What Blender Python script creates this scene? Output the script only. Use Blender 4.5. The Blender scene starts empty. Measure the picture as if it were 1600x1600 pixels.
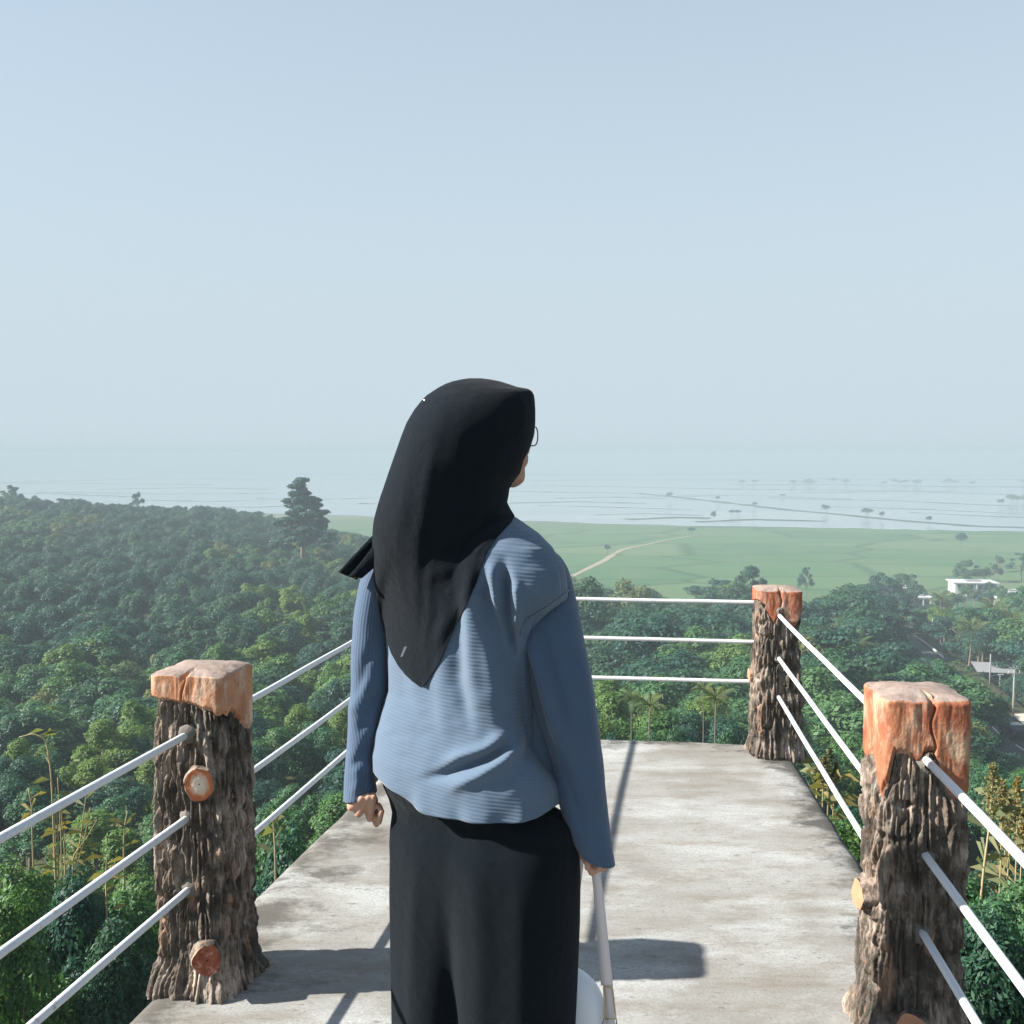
import bpy, bmesh, math, random
import numpy as np
from mathutils import Vector, Matrix
from mathutils.bvhtree import BVHTree

S = bpy.context.scene
COL = S.collection
rng = np.random.default_rng(7)
random.seed(7)
R = math.radians

# ------------------------------------------------------------------ camera, world, sun, exposure
CAM_H = 1.46
F = 1600.0                      # focal length in the photograph's own pixels (1600 wide)
PITCH = math.atan(90 / F)
cam_d = bpy.data.cameras.new('camera')
cam_d.sensor_width = 36.0
cam_d.lens = 36.0 * F / 1600
cam_d.clip_start = 0.05
cam_d.clip_end = 60000
cam = bpy.data.objects.new('camera', cam_d)
COL.objects.link(cam)
cam.location = (0, 0, CAM_H)
cam.rotation_euler = (math.pi / 2 - PITCH, 0, 0)
S.camera = cam

SUN_EL, SUN_AZ = R(33.5), R(-94.5)          # azimuth clockwise from +Y (straight ahead)
world = bpy.data.worlds.new('World')
S.world = world
world.use_nodes = True
wn = world.node_tree
sky = wn.nodes.new('ShaderNodeTexSky')
sky.sky_type = 'NISHITA'
sky.sun_disc = False
sky.sun_elevation = SUN_EL
sky.sun_rotation = SUN_AZ
sky.air_density = 1.0
sky.dust_density = 0.45
sky.ozone_density = 1.0
sky.altitude = 100
bg = wn.nodes['Background']
bg.inputs[1].default_value = 0.068
hazy = wn.nodes.new('ShaderNodeMix')                # thin even veil over the whole sky
hazy.data_type = 'RGBA'
hazy.inputs[7].default_value = (3.28, 3.90, 4.32, 1)
wt = wn.nodes.new('ShaderNodeTexCoord'); wz = wn.nodes.new('ShaderNodeSeparateXYZ')
wn.links.new(wt.outputs['Generated'], wz.inputs[0])
def wmath(op, a, b):                     # share of the veil: 1 - exp(-0.48 / sin(elevation)), thinner overhead
    n = wn.nodes.new('ShaderNodeMath'); n.operation = op
    for i, v in enumerate((a, b)):
        if hasattr(v, 'links'): wn.links.new(v, n.inputs[i])
        else: n.inputs[i].default_value = v
    return n.outputs[0]
wn.links.new(wmath('SUBTRACT', 1.0, wmath('POWER', 2.71828, wmath('DIVIDE', -0.48, wmath('MAXIMUM', wz.outputs[2], 0.02)))), hazy.inputs[0])
wn.links.new(sky.outputs[0], hazy.inputs[6])
wn.links.new(hazy.outputs[2], bg.inputs[0])

sun_d = bpy.data.lights.new('sun', 'SUN')
sun_d.energy = 5.0
sun_d.angle = R(0.6)
sun_d.color = (1.0, 0.95, 0.86)
sun = bpy.data.objects.new('sun', sun_d)
COL.objects.link(sun)
to_sun = Vector((math.sin(SUN_AZ) * math.cos(SUN_EL), math.cos(SUN_AZ) * math.cos(SUN_EL), math.sin(SUN_EL)))
sun.rotation_euler = (-to_sun).to_track_quat('-Z', 'Y').to_euler()
sun.location = (-30, -5, 40)

vs = S.view_settings
vs.view_transform = 'Standard'
vs.look = 'None'
vs.gamma = 1
vs.use_curve_mapping = False
vs.exposure = 1.45
S.cycles.use_denoising = True
S.cycles.max_bounces = 8
S.cycles.diffuse_bounces = 4
S.cycles.volume_bounces = 1

# ------------------------------------------------------------------ picture geometry -> place
CP, SP = math.cos(PITCH), math.sin(PITCH)
def ray(px, py):
    x = (px - 800) / F
    v = (800 - py) / F
    return np.array([x, CP + v * SP, -SP + v * CP])
def P(px, py, Y):                       # point of the sight line at depth Y
    d = ray(px, py)
    t = Y / d[1]
    return np.array([d[0] * t, Y, CAM_H + d[2] * t])
def G(px, py, z=0.0):                   # point of the sight line on the level z
    d = ray(px, py)
    t = (z - CAM_H) / d[2]
    return np.array([d[0] * t, d[1] * t, z])
def proj(x, y, z):
    x, y, z = np.asarray(x, float), np.asarray(y, float), np.asarray(z, float) - CAM_H
    f = y * CP - z * SP
    u = y * SP + z * CP
    return 800 + F * x / f, 800 - F * u / f
def zrow(py, Y):                        # height of picture row py at depth Y
    v = (800 - np.asarray(py, float)) / F
    return CAM_H + (-SP + v * CP) / (CP + v * SP) * Y
def sstep(a, b, x):
    t = np.clip((np.asarray(x, float) - a) / (b - a), 0, 1)
    return t * t * (3 - 2 * t)

# ------------------------------------------------------------------ numpy noise
_P = np.random.default_rng(11).random(65536)
def _h(i, j, k):
    return _P[(i * 73856093 ^ j * 19349663 ^ k * 83492791) & 65535]
def vnoise(x, y, z):
    x, y, z = np.broadcast_arrays(np.asarray(x, float), np.asarray(y, float), np.asarray(z, float))
    xi, yi, zi = np.floor(x).astype(np.int64), np.floor(y).astype(np.int64), np.floor(z).astype(np.int64)
    u, v, w = x - xi, y - yi, z - zi
    u, v, w = u*u*(3-2*u), v*v*(3-2*v), w*w*(3-2*w)
    def L(a, b, t): return a + (b - a) * t
    return L(L(L(_h(xi,yi,zi), _h(xi+1,yi,zi), u), L(_h(xi,yi+1,zi), _h(xi+1,yi+1,zi), u), v),
             L(L(_h(xi,yi,zi+1), _h(xi+1,yi,zi+1), u), L(_h(xi,yi+1,zi+1), _h(xi+1,yi+1,zi+1), u), v), w)
def fbm(x, y, z, o=4):
    a, f, s, n = 0.5, 1.0, 0.0, 0.0
    for _ in range(o):
        s = s + a * vnoise(x*f, y*f, z*f + 7.3*f); n += a; a *= .5; f *= 2.03
    return s / n

# ------------------------------------------------------------------ object helpers
def tag(o, label=None, cat=None, group=None, kind=None):
    if label: o['label'] = label
    if cat: o['category'] = cat
    if group: o['group'] = group
    if kind: o['kind'] = kind
    return o
def empty(name, loc, rz=0.0):
    o = bpy.data.objects.new(name, None)
    COL.objects.link(o)
    o.location = loc
    o.rotation_euler = (0, 0, rz)
    o.empty_display_size = .2
    return o
def link(name, me, parent=None):
    o = bpy.data.objects.new(name, me)
    COL.objects.link(o)
    if parent is not None: o.parent = parent
    return o
def mesh(name, V, Fc, mat=None, smooth=False, attrs=None):
    me = bpy.data.meshes.new(name)
    V = np.asarray(V, np.float32)
    if isinstance(Fc, np.ndarray):
        n, k = Fc.shape
        me.vertices.add(len(V)); me.vertices.foreach_set('co', V.ravel())
        me.loops.add(n * k); me.loops.foreach_set('vertex_index', Fc.astype(np.int32).ravel())
        me.polygons.add(n)
        me.polygons.foreach_set('loop_start', np.arange(0, n * k, k, dtype=np.int32))
        me.polygons.foreach_set('loop_total', np.full(n, k, np.int32))
        me.update(calc_edges=True)
        me.validate()
    else:
        me.from_pydata([tuple(map(float, v)) for v in V], [], [tuple(map(int, f)) for f in Fc])
    if smooth:
        me.polygons.foreach_set('use_smooth', np.ones(len(me.polygons), bool))
    if mat:
        me.materials.append(mat)
    for k, a in (attrs or {}).items():
        at = me.attributes.new(k, 'FLOAT', 'POINT')
        at.data.foreach_set('value', np.asarray(a, np.float32).ravel())
    return me
def gridfaces(nr, nc, wrap=False, flip=False):
    r = np.arange(nr - 1)[:, None]
    c = np.arange(nc if wrap else nc - 1)[None, :]
    c2 = (c + 1) % nc
    a, b, d, e = r*nc + c, r*nc + c2, (r+1)*nc + c2, (r+1)*nc + c
    f = np.stack([a, b, d, e], -1).reshape(-1, 4)
    return f[:, ::-1].copy() if flip else f
class MB:                                # collects shapes into one mesh
    def __init__(s): s.v, s.f, s.n = [], [], 0
    def add(s, V, Fc):
        V = np.asarray(V, float)
        s.v.append(V)
        s.f += [tuple(int(i) + s.n for i in f) for f in Fc]
        s.n += len(V)
        return s
    def tube(s, pts, rad, seg=6, cap=True):
        pts = np.asarray(pts, float); n = len(pts)
        rad = np.broadcast_to(np.asarray(rad, float), (n,))
        V = []; up = np.array([.123, .37, .92])
        for i in range(n):
            t = pts[min(i+1, n-1)] - pts[max(i-1, 0)]
            t = t / (np.linalg.norm(t) + 1e-9)
            if abs(t @ up) > .95: up = np.array([.9, .3, .1])
            a = np.cross(t, up); a /= np.linalg.norm(a); b = np.cross(t, a)
            for k in range(seg):
                w = 2*math.pi*k/seg
                V.append(pts[i] + rad[i]*(math.cos(w)*a + math.sin(w)*b))
        Fc = [tuple(q) for q in gridfaces(n, seg, True)]
        if cap: Fc += [tuple(range(seg))[::-1], tuple((n-1)*seg + k for k in range(seg))]
        return s.add(V, Fc)
    def box(s, c, d, rz=0.0):
        c, d = np.asarray(c, float), np.asarray(d, float) / 2
        V = np.array([[x, y, z] for z in (-1, 1) for y in (-1, 1) for x in (-1, 1)], float) * d
        cs, sn = math.cos(rz), math.sin(rz)
        V = np.stack([V[:, 0]*cs - V[:, 1]*sn, V[:, 0]*sn + V[:, 1]*cs, V[:, 2]], 1) + c
        return s.add(V, [(0,2,3,1), (4,5,7,6), (0,1,5,4), (2,6,7,3), (0,4,6,2), (1,3,7,5)])
    def prism(s, poly, y0, y1):           # poly in (x,z), extruded along y
        n = len(poly)
        V = [(x, y0, z) for x, z in poly] + [(x, y1, z) for x, z in poly]
        return s.add(V, [tuple(range(n)), tuple(range(2*n-1, n-1, -1))] + [(i, i+n, (i+1) % n + n, (i+1) % n) for i in range(n)])
    def me(s, name, mat=None, smooth=False):
        return mesh(name, np.concatenate(s.v), s.f, mat, smooth)
    def build(s, name, mat, parent=None, smooth=False):
        return link(name, s.me(name, mat, smooth), parent)
def copy_tree(o, parent=None):
    c = o.copy(); COL.objects.link(c)
    if parent is not None: c.parent = parent
    for ch in o.children:
        copy_tree(ch, c)
    return c

# ------------------------------------------------------------------ materials
def new_mat(name, base=(.5, .5, .5), rough=.8, spec=.3):
    m = bpy.data.materials.new(name)
    m.use_nodes = True
    nt = m.node_tree
    b = nt.nodes['Principled BSDF']
    b.inputs['Base Color'].default_value = (*base, 1)
    b.inputs['Roughness'].default_value = rough
    b.inputs['Specular IOR Level'].default_value = spec
    return m, nt, b
class N:
    def __init__(s, nt): s.nt = nt
    def __call__(s, t, **kw):
        n = s.nt.nodes.new(t)
        for k, v in kw.items(): setattr(n, k, v)
        return n
    def val(s, x, sock):
        if hasattr(x, 'links'): s.nt.links.new(x, sock)
        elif isinstance(x, (tuple, list)): sock.default_value = (*x, 1) if len(x) == 3 and sock.type == 'RGBA' else x
        else: sock.default_value = x
    def noise(s, vec, scale, detail=4, rough=.55, dist=0.0):
        n = s('ShaderNodeTexNoise'); s.val(vec, n.inputs['Vector'])
        n.inputs['Scale'].default_value = scale; n.inputs['Detail'].default_value = detail
        n.inputs['Roughness'].default_value = rough; n.inputs['Distortion'].default_value = dist
        return n.outputs[0]
    def ramp(s, fac, stops, interp='LINEAR'):
        n = s('ShaderNodeValToRGB'); s.val(fac, n.inputs[0])
        n.color_ramp.interpolation = interp
        e = n.color_ramp.elements
        while len(e) < len(stops): e.new(.5)
        for i, (p, c) in enumerate(stops):
            e[i].position = p
            e[i].color = (*c, 1) if isinstance(c, tuple) else (c, c, c, 1)
        return n.outputs[0]
    def mix(s, fac, a, b, mode='MIX'):
        n = s('ShaderNodeMix', data_type='RGBA', blend_type=mode)
        s.val(fac, n.inputs[0]); s.val(a, n.inputs[6]); s.val(b, n.inputs[7])
        return n.outputs[2]
    def math(s, op, a, b=0.0, c=0.0):
        n = s('ShaderNodeMath', operation=op)
        s.val(a, n.inputs[0]); s.val(b, n.inputs[1]); s.val(c, n.inputs[2])
        return n.outputs[0]
    def scale(s, vec, sc):
        n = s('ShaderNodeVectorMath', operation='MULTIPLY'); s.val(vec, n.inputs[0]); n.inputs[1].default_value = sc
        return n.outputs[0]
    def obj(s): return s('ShaderNodeTexCoord').outputs['Object']
    def attr(s, name): return s('ShaderNodeAttribute', attribute_name=name).outputs['Fac']
    def bump(s, h, strength, dist):
        n = s('ShaderNodeBump'); n.inputs['Strength'].default_value = strength; n.inputs['Distance'].default_value = dist
        s.val(h, n.inputs['Height']); return n.outputs[0]

def leaf_mat(name, dark, light, trans=.32, tint=None, rough=.55):
    m = bpy.data.materials.new(name); m.use_nodes = True
    nt = m.node_tree; n = N(nt)
    b = nt.nodes['Principled BSDF']; out = nt.nodes['Material Output']
    geo = n('ShaderNodeNewGeometry'); oi = n('ShaderNodeObjectInfo')
    r1 = n.mix(geo.outputs['Random Per Island'], dark, light)
    r2 = n.mix(n.ramp(oi.outputs['Random'], [(0, 0.0), (1, 1.0)]), (.62, .85, 1.0), tint or (1.2, 1.1, .9))
    col = n.mix(1.0, r1, r2, 'MULTIPLY')
    n.val(col, b.inputs['Base Color'])
    b.inputs['Roughness'].default_value = rough
    b.inputs['Specular IOR Level'].default_value = .25
    tr = n('ShaderNodeBsdfTranslucent'); n.val(n.mix(1.0, col, (1.2, 1.3, .5), 'MULTIPLY'), tr.inputs[0])
    mx = n('ShaderNodeMixShader'); mx.inputs[0].default_value = trans
    nt.links.new(b.outputs[0], mx.inputs[1]); nt.links.new(tr.outputs[0], mx.inputs[2])
    nt.links.new(mx.outputs[0], out.inputs[0])
    return m
def plain(name, c, rough=.8, spec=.3, var=.25, sc=6.0, metal=0.0, bump=0.0):
    m, nt, b = new_mat(name, c, rough, spec); n = N(nt)
    f = n.noise(n.obj(), sc, 5)
    n.val(n.mix(f, tuple(x*(1-var) for x in c), tuple(min(1, x*(1+var)) for x in c)), b.inputs['Base Color'])
    b.inputs['Metallic'].default_value = metal
    if bump: n.val(n.bump(n.noise(n.obj(), sc*6, 4), .5, bump), b.inputs['Normal'])
    return m

M = {}
M['leaf_mid'] = leaf_mat('leaf_mid', (.034, .096, .046), (.090, .180, .078))
M['leaf_dark'] = leaf_mat('leaf_dark', (.018, .060, .044), (.050, .116, .072), tint=(1.2, 1.1, .9))
M['leaf_fresh'] = leaf_mat('leaf_fresh', (.058, .120, .030), (.140, .215, .058))
M['leaf_olive'] = leaf_mat('leaf_olive', (.070, .095, .034), (.160, .180, .072))
M['leaf_dry'] = leaf_mat('leaf_dry', (.12, .105, .045), (.26, .22, .11))
M['frond'] = leaf_mat('frond', (.06, .09, .03), (.14, .16, .06))
M['trunk'] = plain('tree_bark', (.16, .13, .10), .9, .1, .4, 3.0)
M['stalk'] = plain('dry_stalk', (.34, .27, .15), .8, .2, .3, 4.0)
def rail_mat():
    m, nt, b = new_mat('white_rail_paint', (.56, .575, .60), .45, .4); n = N(nt)
    g = n('ShaderNodeNewGeometry').outputs['Position']
    c = n.mix(n.noise(g, 7, 4), (.50, .515, .54), (.60, .61, .635))
    c = n.mix(n.ramp(n.noise(g, 38, 6, .7), [(.60, 0.0), (.70, .8)]), c, (.30, .22, .16))
    n.val(c, b.inputs['Base Color']); n.val(n.bump(n.noise(g, 60, 4), .4, .001), b.inputs['Normal'])
    return m
M['white_paint'] = rail_mat()
M['white_wall'] = plain('white_wall', (.50, .50, .49), .8, .2, .12, .4)
M['roof_grey'] = plain('roof_grey', (.24, .245, .26), .6, .3, .2, .5)
M['dark_glass'] = plain('dark_glass', (.02, .025, .03), .15, .6, .1)
M['dark_open'] = plain('dark_interior', (.035, .035, .04), .9, .1)
M['concrete_pole'] = plain('concrete_pole', (.26, .25, .235), .85, .2, .15)
M['steel'] = plain('steel', (.40, .41, .42), .4, .5, .1, 5, .6)
M['car_black'] = plain('car_black', (.018, .022, .032), .22, .6, .1)
M['car_red'] = plain('car_red', (.30, .03, .025), .3, .5, .1)
M['rubber'] = plain('rubber', (.02, .02, .02), .85, .2)
M['lamp_red'] = plain('tail_light', (.35, .02, .02), .3, .5)
M['skin'] = None

# ------------------------------------------------------------------ terrain
def road_x(y): return np.interp(y, [0, 60, 90, 115, 200, 260, 330, 420], [62, 53.5, 52.5, 55.5, 78, 96, 114, 136])
def road_z(y): return np.interp(y, [0, 60, 115, 200, 255, 290, 420], [-27.5, -28.5, -30.5, -36.2, -42.5, -45.6, -45.9])
def ground_z(x, y, road=True):
    x, y = np.asarray(x, float), np.asarray(y, float)
    d = np.sqrt(x*x + y*y)
    a = np.where(y > 1, x / np.maximum(y, 1), np.where(x < 0, -3.0, 3.0))
    ridge = np.interp(a, [-1.2, -.5, -.31, -.15, 0], [-14, -21, -24, -33, -44])
    gl = np.interp(d, [0, 6, 10, 20, 50, 100, 150], [-2.6, -3.2, -6.5, -12.5, -20, -27.5, -29.5])
    t = np.clip((d - 150) / 250, 0, 1)
    gl = np.where(d > 150, -29.5 + (ridge + 29.5) * t - 3.0 * np.sin(np.pi * t), gl)
    gl = np.where(d > 400, ridge + (-46 - ridge) * sstep(400, 540, d), gl)
    gr = np.interp(d, [0, 6, 10, 20, 30, 60, 100, 150, 200, 250, 310], [-2.6, -3.2, -5.2, -9, -12, -22, -31, -36.5, -40.5, -44, -46])
    w = sstep(.04, -.12, a)
    g = gr + (gl - gr) * w
    amp = np.clip((-44.5 - g) / -8.0, 0, 1) * np.clip((d - 8) / 30, 0, 1)
    g = g + amp * 2.2 * (fbm(x * .03 + 5, y * .03, 0.0, 3) - .5)
    back = sstep(2, -14, y)
    g = g + (-2.6 - .05 * d - g) * back * np.where(d < 400, 1, sstep(900, 400, d))
    if road:
        rx, rz = road_x(y), road_z(y)
        rw = sstep(13, 6.5, np.abs(x - rx)) * sstep(55, 75, y) * sstep(300, 280, y)
        g = g + (rz - g) * rw
        sh = sstep(16, 8, np.sqrt(((x - 66) / 1.1) ** 2 + ((y - 116) / 1.3) ** 2))
        g = g + (-30.4 - g) * sh * (1 - rw)
    return g
def GT(px, py):                          # where the sight line meets the terrain
    d = ray(px, py)
    t = np.geomspace(4, 3000, 4000)
    z = CAM_H + d[2]*t - ground_z(d[0]*t, d[1]*t)
    i = int(np.argmax(z < 0))
    return np.array([d[0]*t[i], d[1]*t[i], ground_z(d[0]*t[i], d[1]*t[i])])

def make_ground():
    rad = np.concatenate([np.geomspace(2.0, 700, 230), np.geomspace(760, 24000, 40)])
    th = np.concatenate([np.linspace(-50, 50, 420), np.linspace(50, 310, 120)[1:-1]])
    th = np.radians(th)
    rr, tt = np.meshgrid(rad, th, indexing='ij')
    x, y = rr*np.sin(tt), rr*np.cos(tt)
    z = ground_z(x, y)
    V = np.stack([x, y, z], -1).reshape(-1, 3)
    Fc = gridfaces(len(rad), len(th), True, flip=True)
    V = np.vstack([V, [[0, 0, -2.6]]])
    m, nt, b = new_mat('ground', rough=.95, spec=.1); n = N(nt)
    g = n('ShaderNodeNewGeometry').outputs['Position']
    sep = n('ShaderNodeSeparateXYZ'); n.val(g, sep.inputs[0])
    warp = n('ShaderNodeVectorMath', operation='ADD')
    n.val(g, warp.inputs[0]); n.val(n.scale(n('ShaderNodeTexCoord').outputs['Object'], (0, 0, 0)), warp.inputs[1])
    vor = n('ShaderNodeTexVoronoi', feature='F1'); n.val(n.scale(g, (.011, .022, .0)), vor.inputs['Vector']); vor.inputs['Scale'].default_value = 1
    vcol = n('ShaderNodeSeparateColor'); n.val(vor.outputs['Color'], vcol.inputs[0])
    ved = n('ShaderNodeTexVoronoi', feature='DISTANCE_TO_EDGE'); n.val(n.scale(g, (.011, .022, .0)), ved.inputs['Vector']); ved.inputs['Scale'].default_value = 1
    field = n.ramp(vcol.outputs[0], [(0, (.042, .112, .046)), (.5, (.066, .142, .056)), (1, (.100, .155, .070))])
    field = n.mix(n.ramp(n.noise(g, .05, 5, .6), [(.35, 0.0), (.7, .7)]), field, (.105, .145, .07))
    field = n.mix(n.ramp(ved.outputs['Distance'], [(0, .85), (.022, .5), (.04, 0.0)]), field, (.035, .07, .035))
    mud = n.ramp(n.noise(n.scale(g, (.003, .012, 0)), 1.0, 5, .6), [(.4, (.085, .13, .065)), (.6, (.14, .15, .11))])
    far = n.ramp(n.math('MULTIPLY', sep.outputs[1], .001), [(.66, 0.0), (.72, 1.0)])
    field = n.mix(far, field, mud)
    hill = n.mix(n.noise(g, .4, 5), (.035, .045, .018), (.075, .075, .035))
    k = n.ramp(n.math('MULTIPLY_ADD', sep.outputs[2], .05, 2.4), [(.11, 0.0), (.17, 1.0)])
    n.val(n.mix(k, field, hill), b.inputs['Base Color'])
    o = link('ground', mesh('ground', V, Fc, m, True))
    tag(o, kind='structure')
make_ground()

def strip(name, pts, width, mat, z=None, dz=0.0, n=60, wob=0.0):
    pts = np.asarray(pts, float)
    s = np.concatenate([[0], np.cumsum(np.linalg.norm(np.diff(pts[:, :2], axis=0), axis=1))])
    q = np.linspace(0, s[-1], n)
    x, y = np.interp(q, s, pts[:, 0]), np.interp(q, s, pts[:, 1])
    w = np.interp(q, s, np.broadcast_to(width, (len(pts),)))
    tx, ty = np.gradient(x), np.gradient(y); l = np.hypot(tx, ty); tx, ty = tx/l, ty/l
    wl = w * (.5 + wob * (vnoise(q*.06, 1.5, 0) - .5)); wr = w * (.5 + wob * (vnoise(q*.06, 9.5, 0) - .5))
    zz = np.full(n, z) if z is not None else ground_z(x, y)
    V = np.concatenate([np.stack([x - ty*wl, y + tx*wl, zz + dz], 1), np.stack([x + ty*wr, y - tx*wr, zz + dz], 1)])
    Fc = [(i, n+i, n+i+1, i+1) for i in range(n-1)]
    return link(name, mesh(name, V, Fc, mat))

def make_plain():
    PZ = -46.0
    # flooded land beyond the fields
    sh = [(-400, 775), (300, 798), (450, 803), (560, 806), (700, 812), (830, 814), (1000, 820), (1150, 822), (1300, 825), (1500, 829), (1700, 832), (2300, 838)]
    near = np.array([G(px, py, PZ) for px, py in sh])
    xs = np.linspace(-900, 1500, 260)
    ys = np.interp(xs, near[:, 0], near[:, 1]) + 26 * (fbm(xs*.02, 3.1, 0) - .5) + 10*(vnoise(xs*.12, 8, 0)-.5)
    V = np.concatenate([np.stack([xs, ys, np.full_like(xs, PZ + .12)], 1), np.stack([xs*16, np.full_like(xs, 22000.0), np.full_like(xs, PZ + .12)], 1)])
    n_ = len(xs)
    m, nt, b = new_mat('flood_water', (.16, .19, .20), .12, .5); n = N(nt)
    g = n('ShaderNodeNewGeometry').outputs['Position']
    n.val(n.bump(n.noise(n.scale(g, (.25, .6, 1)), 1.0, 4), .25, .25), b.inputs['Normal'])
    n.val(n.mix(n.ramp(n.noise(n.scale(g, (.0022, .010, 0)), 1.0, 4, .6), [(.45, 0.0), (.62, 1.0)]), (.27, .31, .33), (.36, .39, .37)), b.inputs['Base Color'])
    w = link('water', mesh('water', V, [(i, i+1, n_+i+1, n_+i) for i in range(n_-1)], m))
    tag(w, kind='structure')
    bund = plain('embankment_grass', (.045, .075, .045), .95, .1, .4, .05)
    E = [
        ([(780, 768), (1000, 771), (1120, 784), (1230, 797), (1330, 806), (1420, 815), (1520, 822), (1700, 828)], 9),
        ([(980, 812), (1060, 809), (1110, 810)], 10), ([(1090, 816), (1180, 812), (1290, 815)], 8),
        ([(-200, 760), (80, 752), (240, 748), (420, 750)], 22), ([(150, 765), (300, 762), (420, 765)], 12),
        ([(-100, 741), (200, 737), (500, 741), (800, 743)], 50), ([(800, 752), (960, 750), (1150, 750), (1300, 752)], 22),
        ([(1150, 758), (1300, 757), (1450, 760), (1700, 762)], 26), ([(560, 787), (700, 789), (900, 784), (1010, 787)], 9),
        ([(1200, 778), (1400, 783), (1560, 790), (1700, 792)], 7), ([(-100, 775), (60, 771), (200, 776)], 10),
        ([(840, 790), (960, 793), (1080, 797)], 4), ([(1000, 777), (1150, 774), (1330, 779)], 5), ([(870, 779), (960, 777), (1040, 780)], 6), ([(1300, 792), (1440, 796), (1640, 806)], 4),
        ([(1120, 764), (1290, 766), (1500, 768)], 12), ([(830, 759), (980, 761), (1160, 765)], 12), ([(60, 769), (240, 772), (430, 771)], 7), ([(200, 781), (330, 784), (420, 782)], 5), ([(0, 755), (160, 756), (330, 757)], 14),
        ([(930, 805), (1010, 803), (1100, 806)], 3), ([(1420, 801), (1520, 806), (1680, 812)], 3), ([(1250, 748), (1420, 750), (1640, 749)], 30), ([(400, 779), (480, 781), (600, 778)], 6), ([(300, 792), (400, 793), (470, 790)], 4),
        ([(820, 742), (1200, 740), (1700, 744)], 60), ([(1250, 770), (1420, 768), (1600, 774)], 8),
    ]
    for pts, wd in E:
        q = np.array([G(px, py, PZ) for px, py in pts])
        tag(strip('embankment', q, wd, bund, PZ + .35, n=80, wob=.9), kind='structure')
    # dirt track through the fields
    trk = plain('track_dirt', (.30, .25, .19), .95, .1, .2, .1)
    q = np.array([G(px, py, PZ) for px, py in [(890, 902), (905, 895), (935, 881), (950, 872), (968, 861), (985, 856), (1010, 851), (1040, 844), (1075, 838), (1110, 834)]])
    tag(strip('dirt_track', q, [2.6, 2.4, 2.6, 2.4, 2.8, 2.6, 2.4, 2, 2, 1.5], trk, PZ, .10, 70, .5), kind='structure')
make_plain()

def make_road():
    asph = plain('asphalt', (.060, .062, .066), .85, .25, .25, .8)
    ys = np.linspace(62, 285, 120)
    pts = np.stack([road_x(ys), ys], 1)
    z = road_z(ys)
    def sheet(name, off, wd, mat, dz, ysel=None):
        yy = ys if ysel is None else np.linspace(*ysel, 40)
        xx, zz = road_x(yy), road_z(yy)
        V = np.concatenate([np.stack([xx + off - wd/2, yy, zz + dz], 1), np.stack([xx + off + wd/2, yy, zz + dz], 1)])
        k = len(yy)
        return link(name, mesh(name, V, [(i, k+i, k+i+1, i+1) for i in range(k-1)], mat))
    tag(sheet('road', 0, 6.4, asph, .20), kind='structure')
    wl = plain('road_line_paint', (.6, .6, .58), .8, .2)
    for y0 in np.arange(70, 275, 9):
        tag(sheet('road_marking', 0, .18, wl, .206, (y0, y0 + 4)), kind='structure')
    pave = plain('sandy_verge', (.46, .41, .35), .95, .1, .2, .3)
    th = np.linspace(0, 2*np.pi, 40, endpoint=False)
    c = np.array([67.0, 117.0]); rr = 1 + .25*(vnoise(np.cos(th)*2, np.sin(th)*2, 3) - .5)
    V = np.stack([c[0] + 8.6*rr*np.cos(th), c[1] + 10*rr*np.sin(th), np.full(40, -30.4)], 1)
    V[:, 0] = np.maximum(V[:, 0], road_x(V[:, 1]) + 3.9)
    V[:, 2] = ground_z(V[:, 0], V[:, 1]) + .3
    V = np.vstack([V, [[66.5, 117, -30.1]]])
    tag(link('dirt_verge', mesh('dirt_verge', V, [(i, (i+1) % 40, 40) for i in range(40)], pave)), kind='structure')
    wm = plain('kerb_concrete', (.50, .49, .46), .9, .2, .15)
    for s_, lab in ((-1, 'low concrete kerb wall along the road edge nearer the fields'), (1, 'low concrete kerb wall along the road edge beside the lamp poles')):
        mb = MB()
        yy = np.linspace(178, 226, 24)
        for a, bb in zip(yy[:-1], yy[1:]):
            x0, x1 = road_x(a) + s_*3.7, road_x(bb) + s_*3.7
            mb.tube([(x0, a, road_z(a) + .45), (x1, bb, road_z(bb) + .45)], .26, 4, False)
        tag(mb.build('kerb_wall', wm), lab, 'kerb wall', 'kerb walls of the road in the valley')
make_road()

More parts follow.
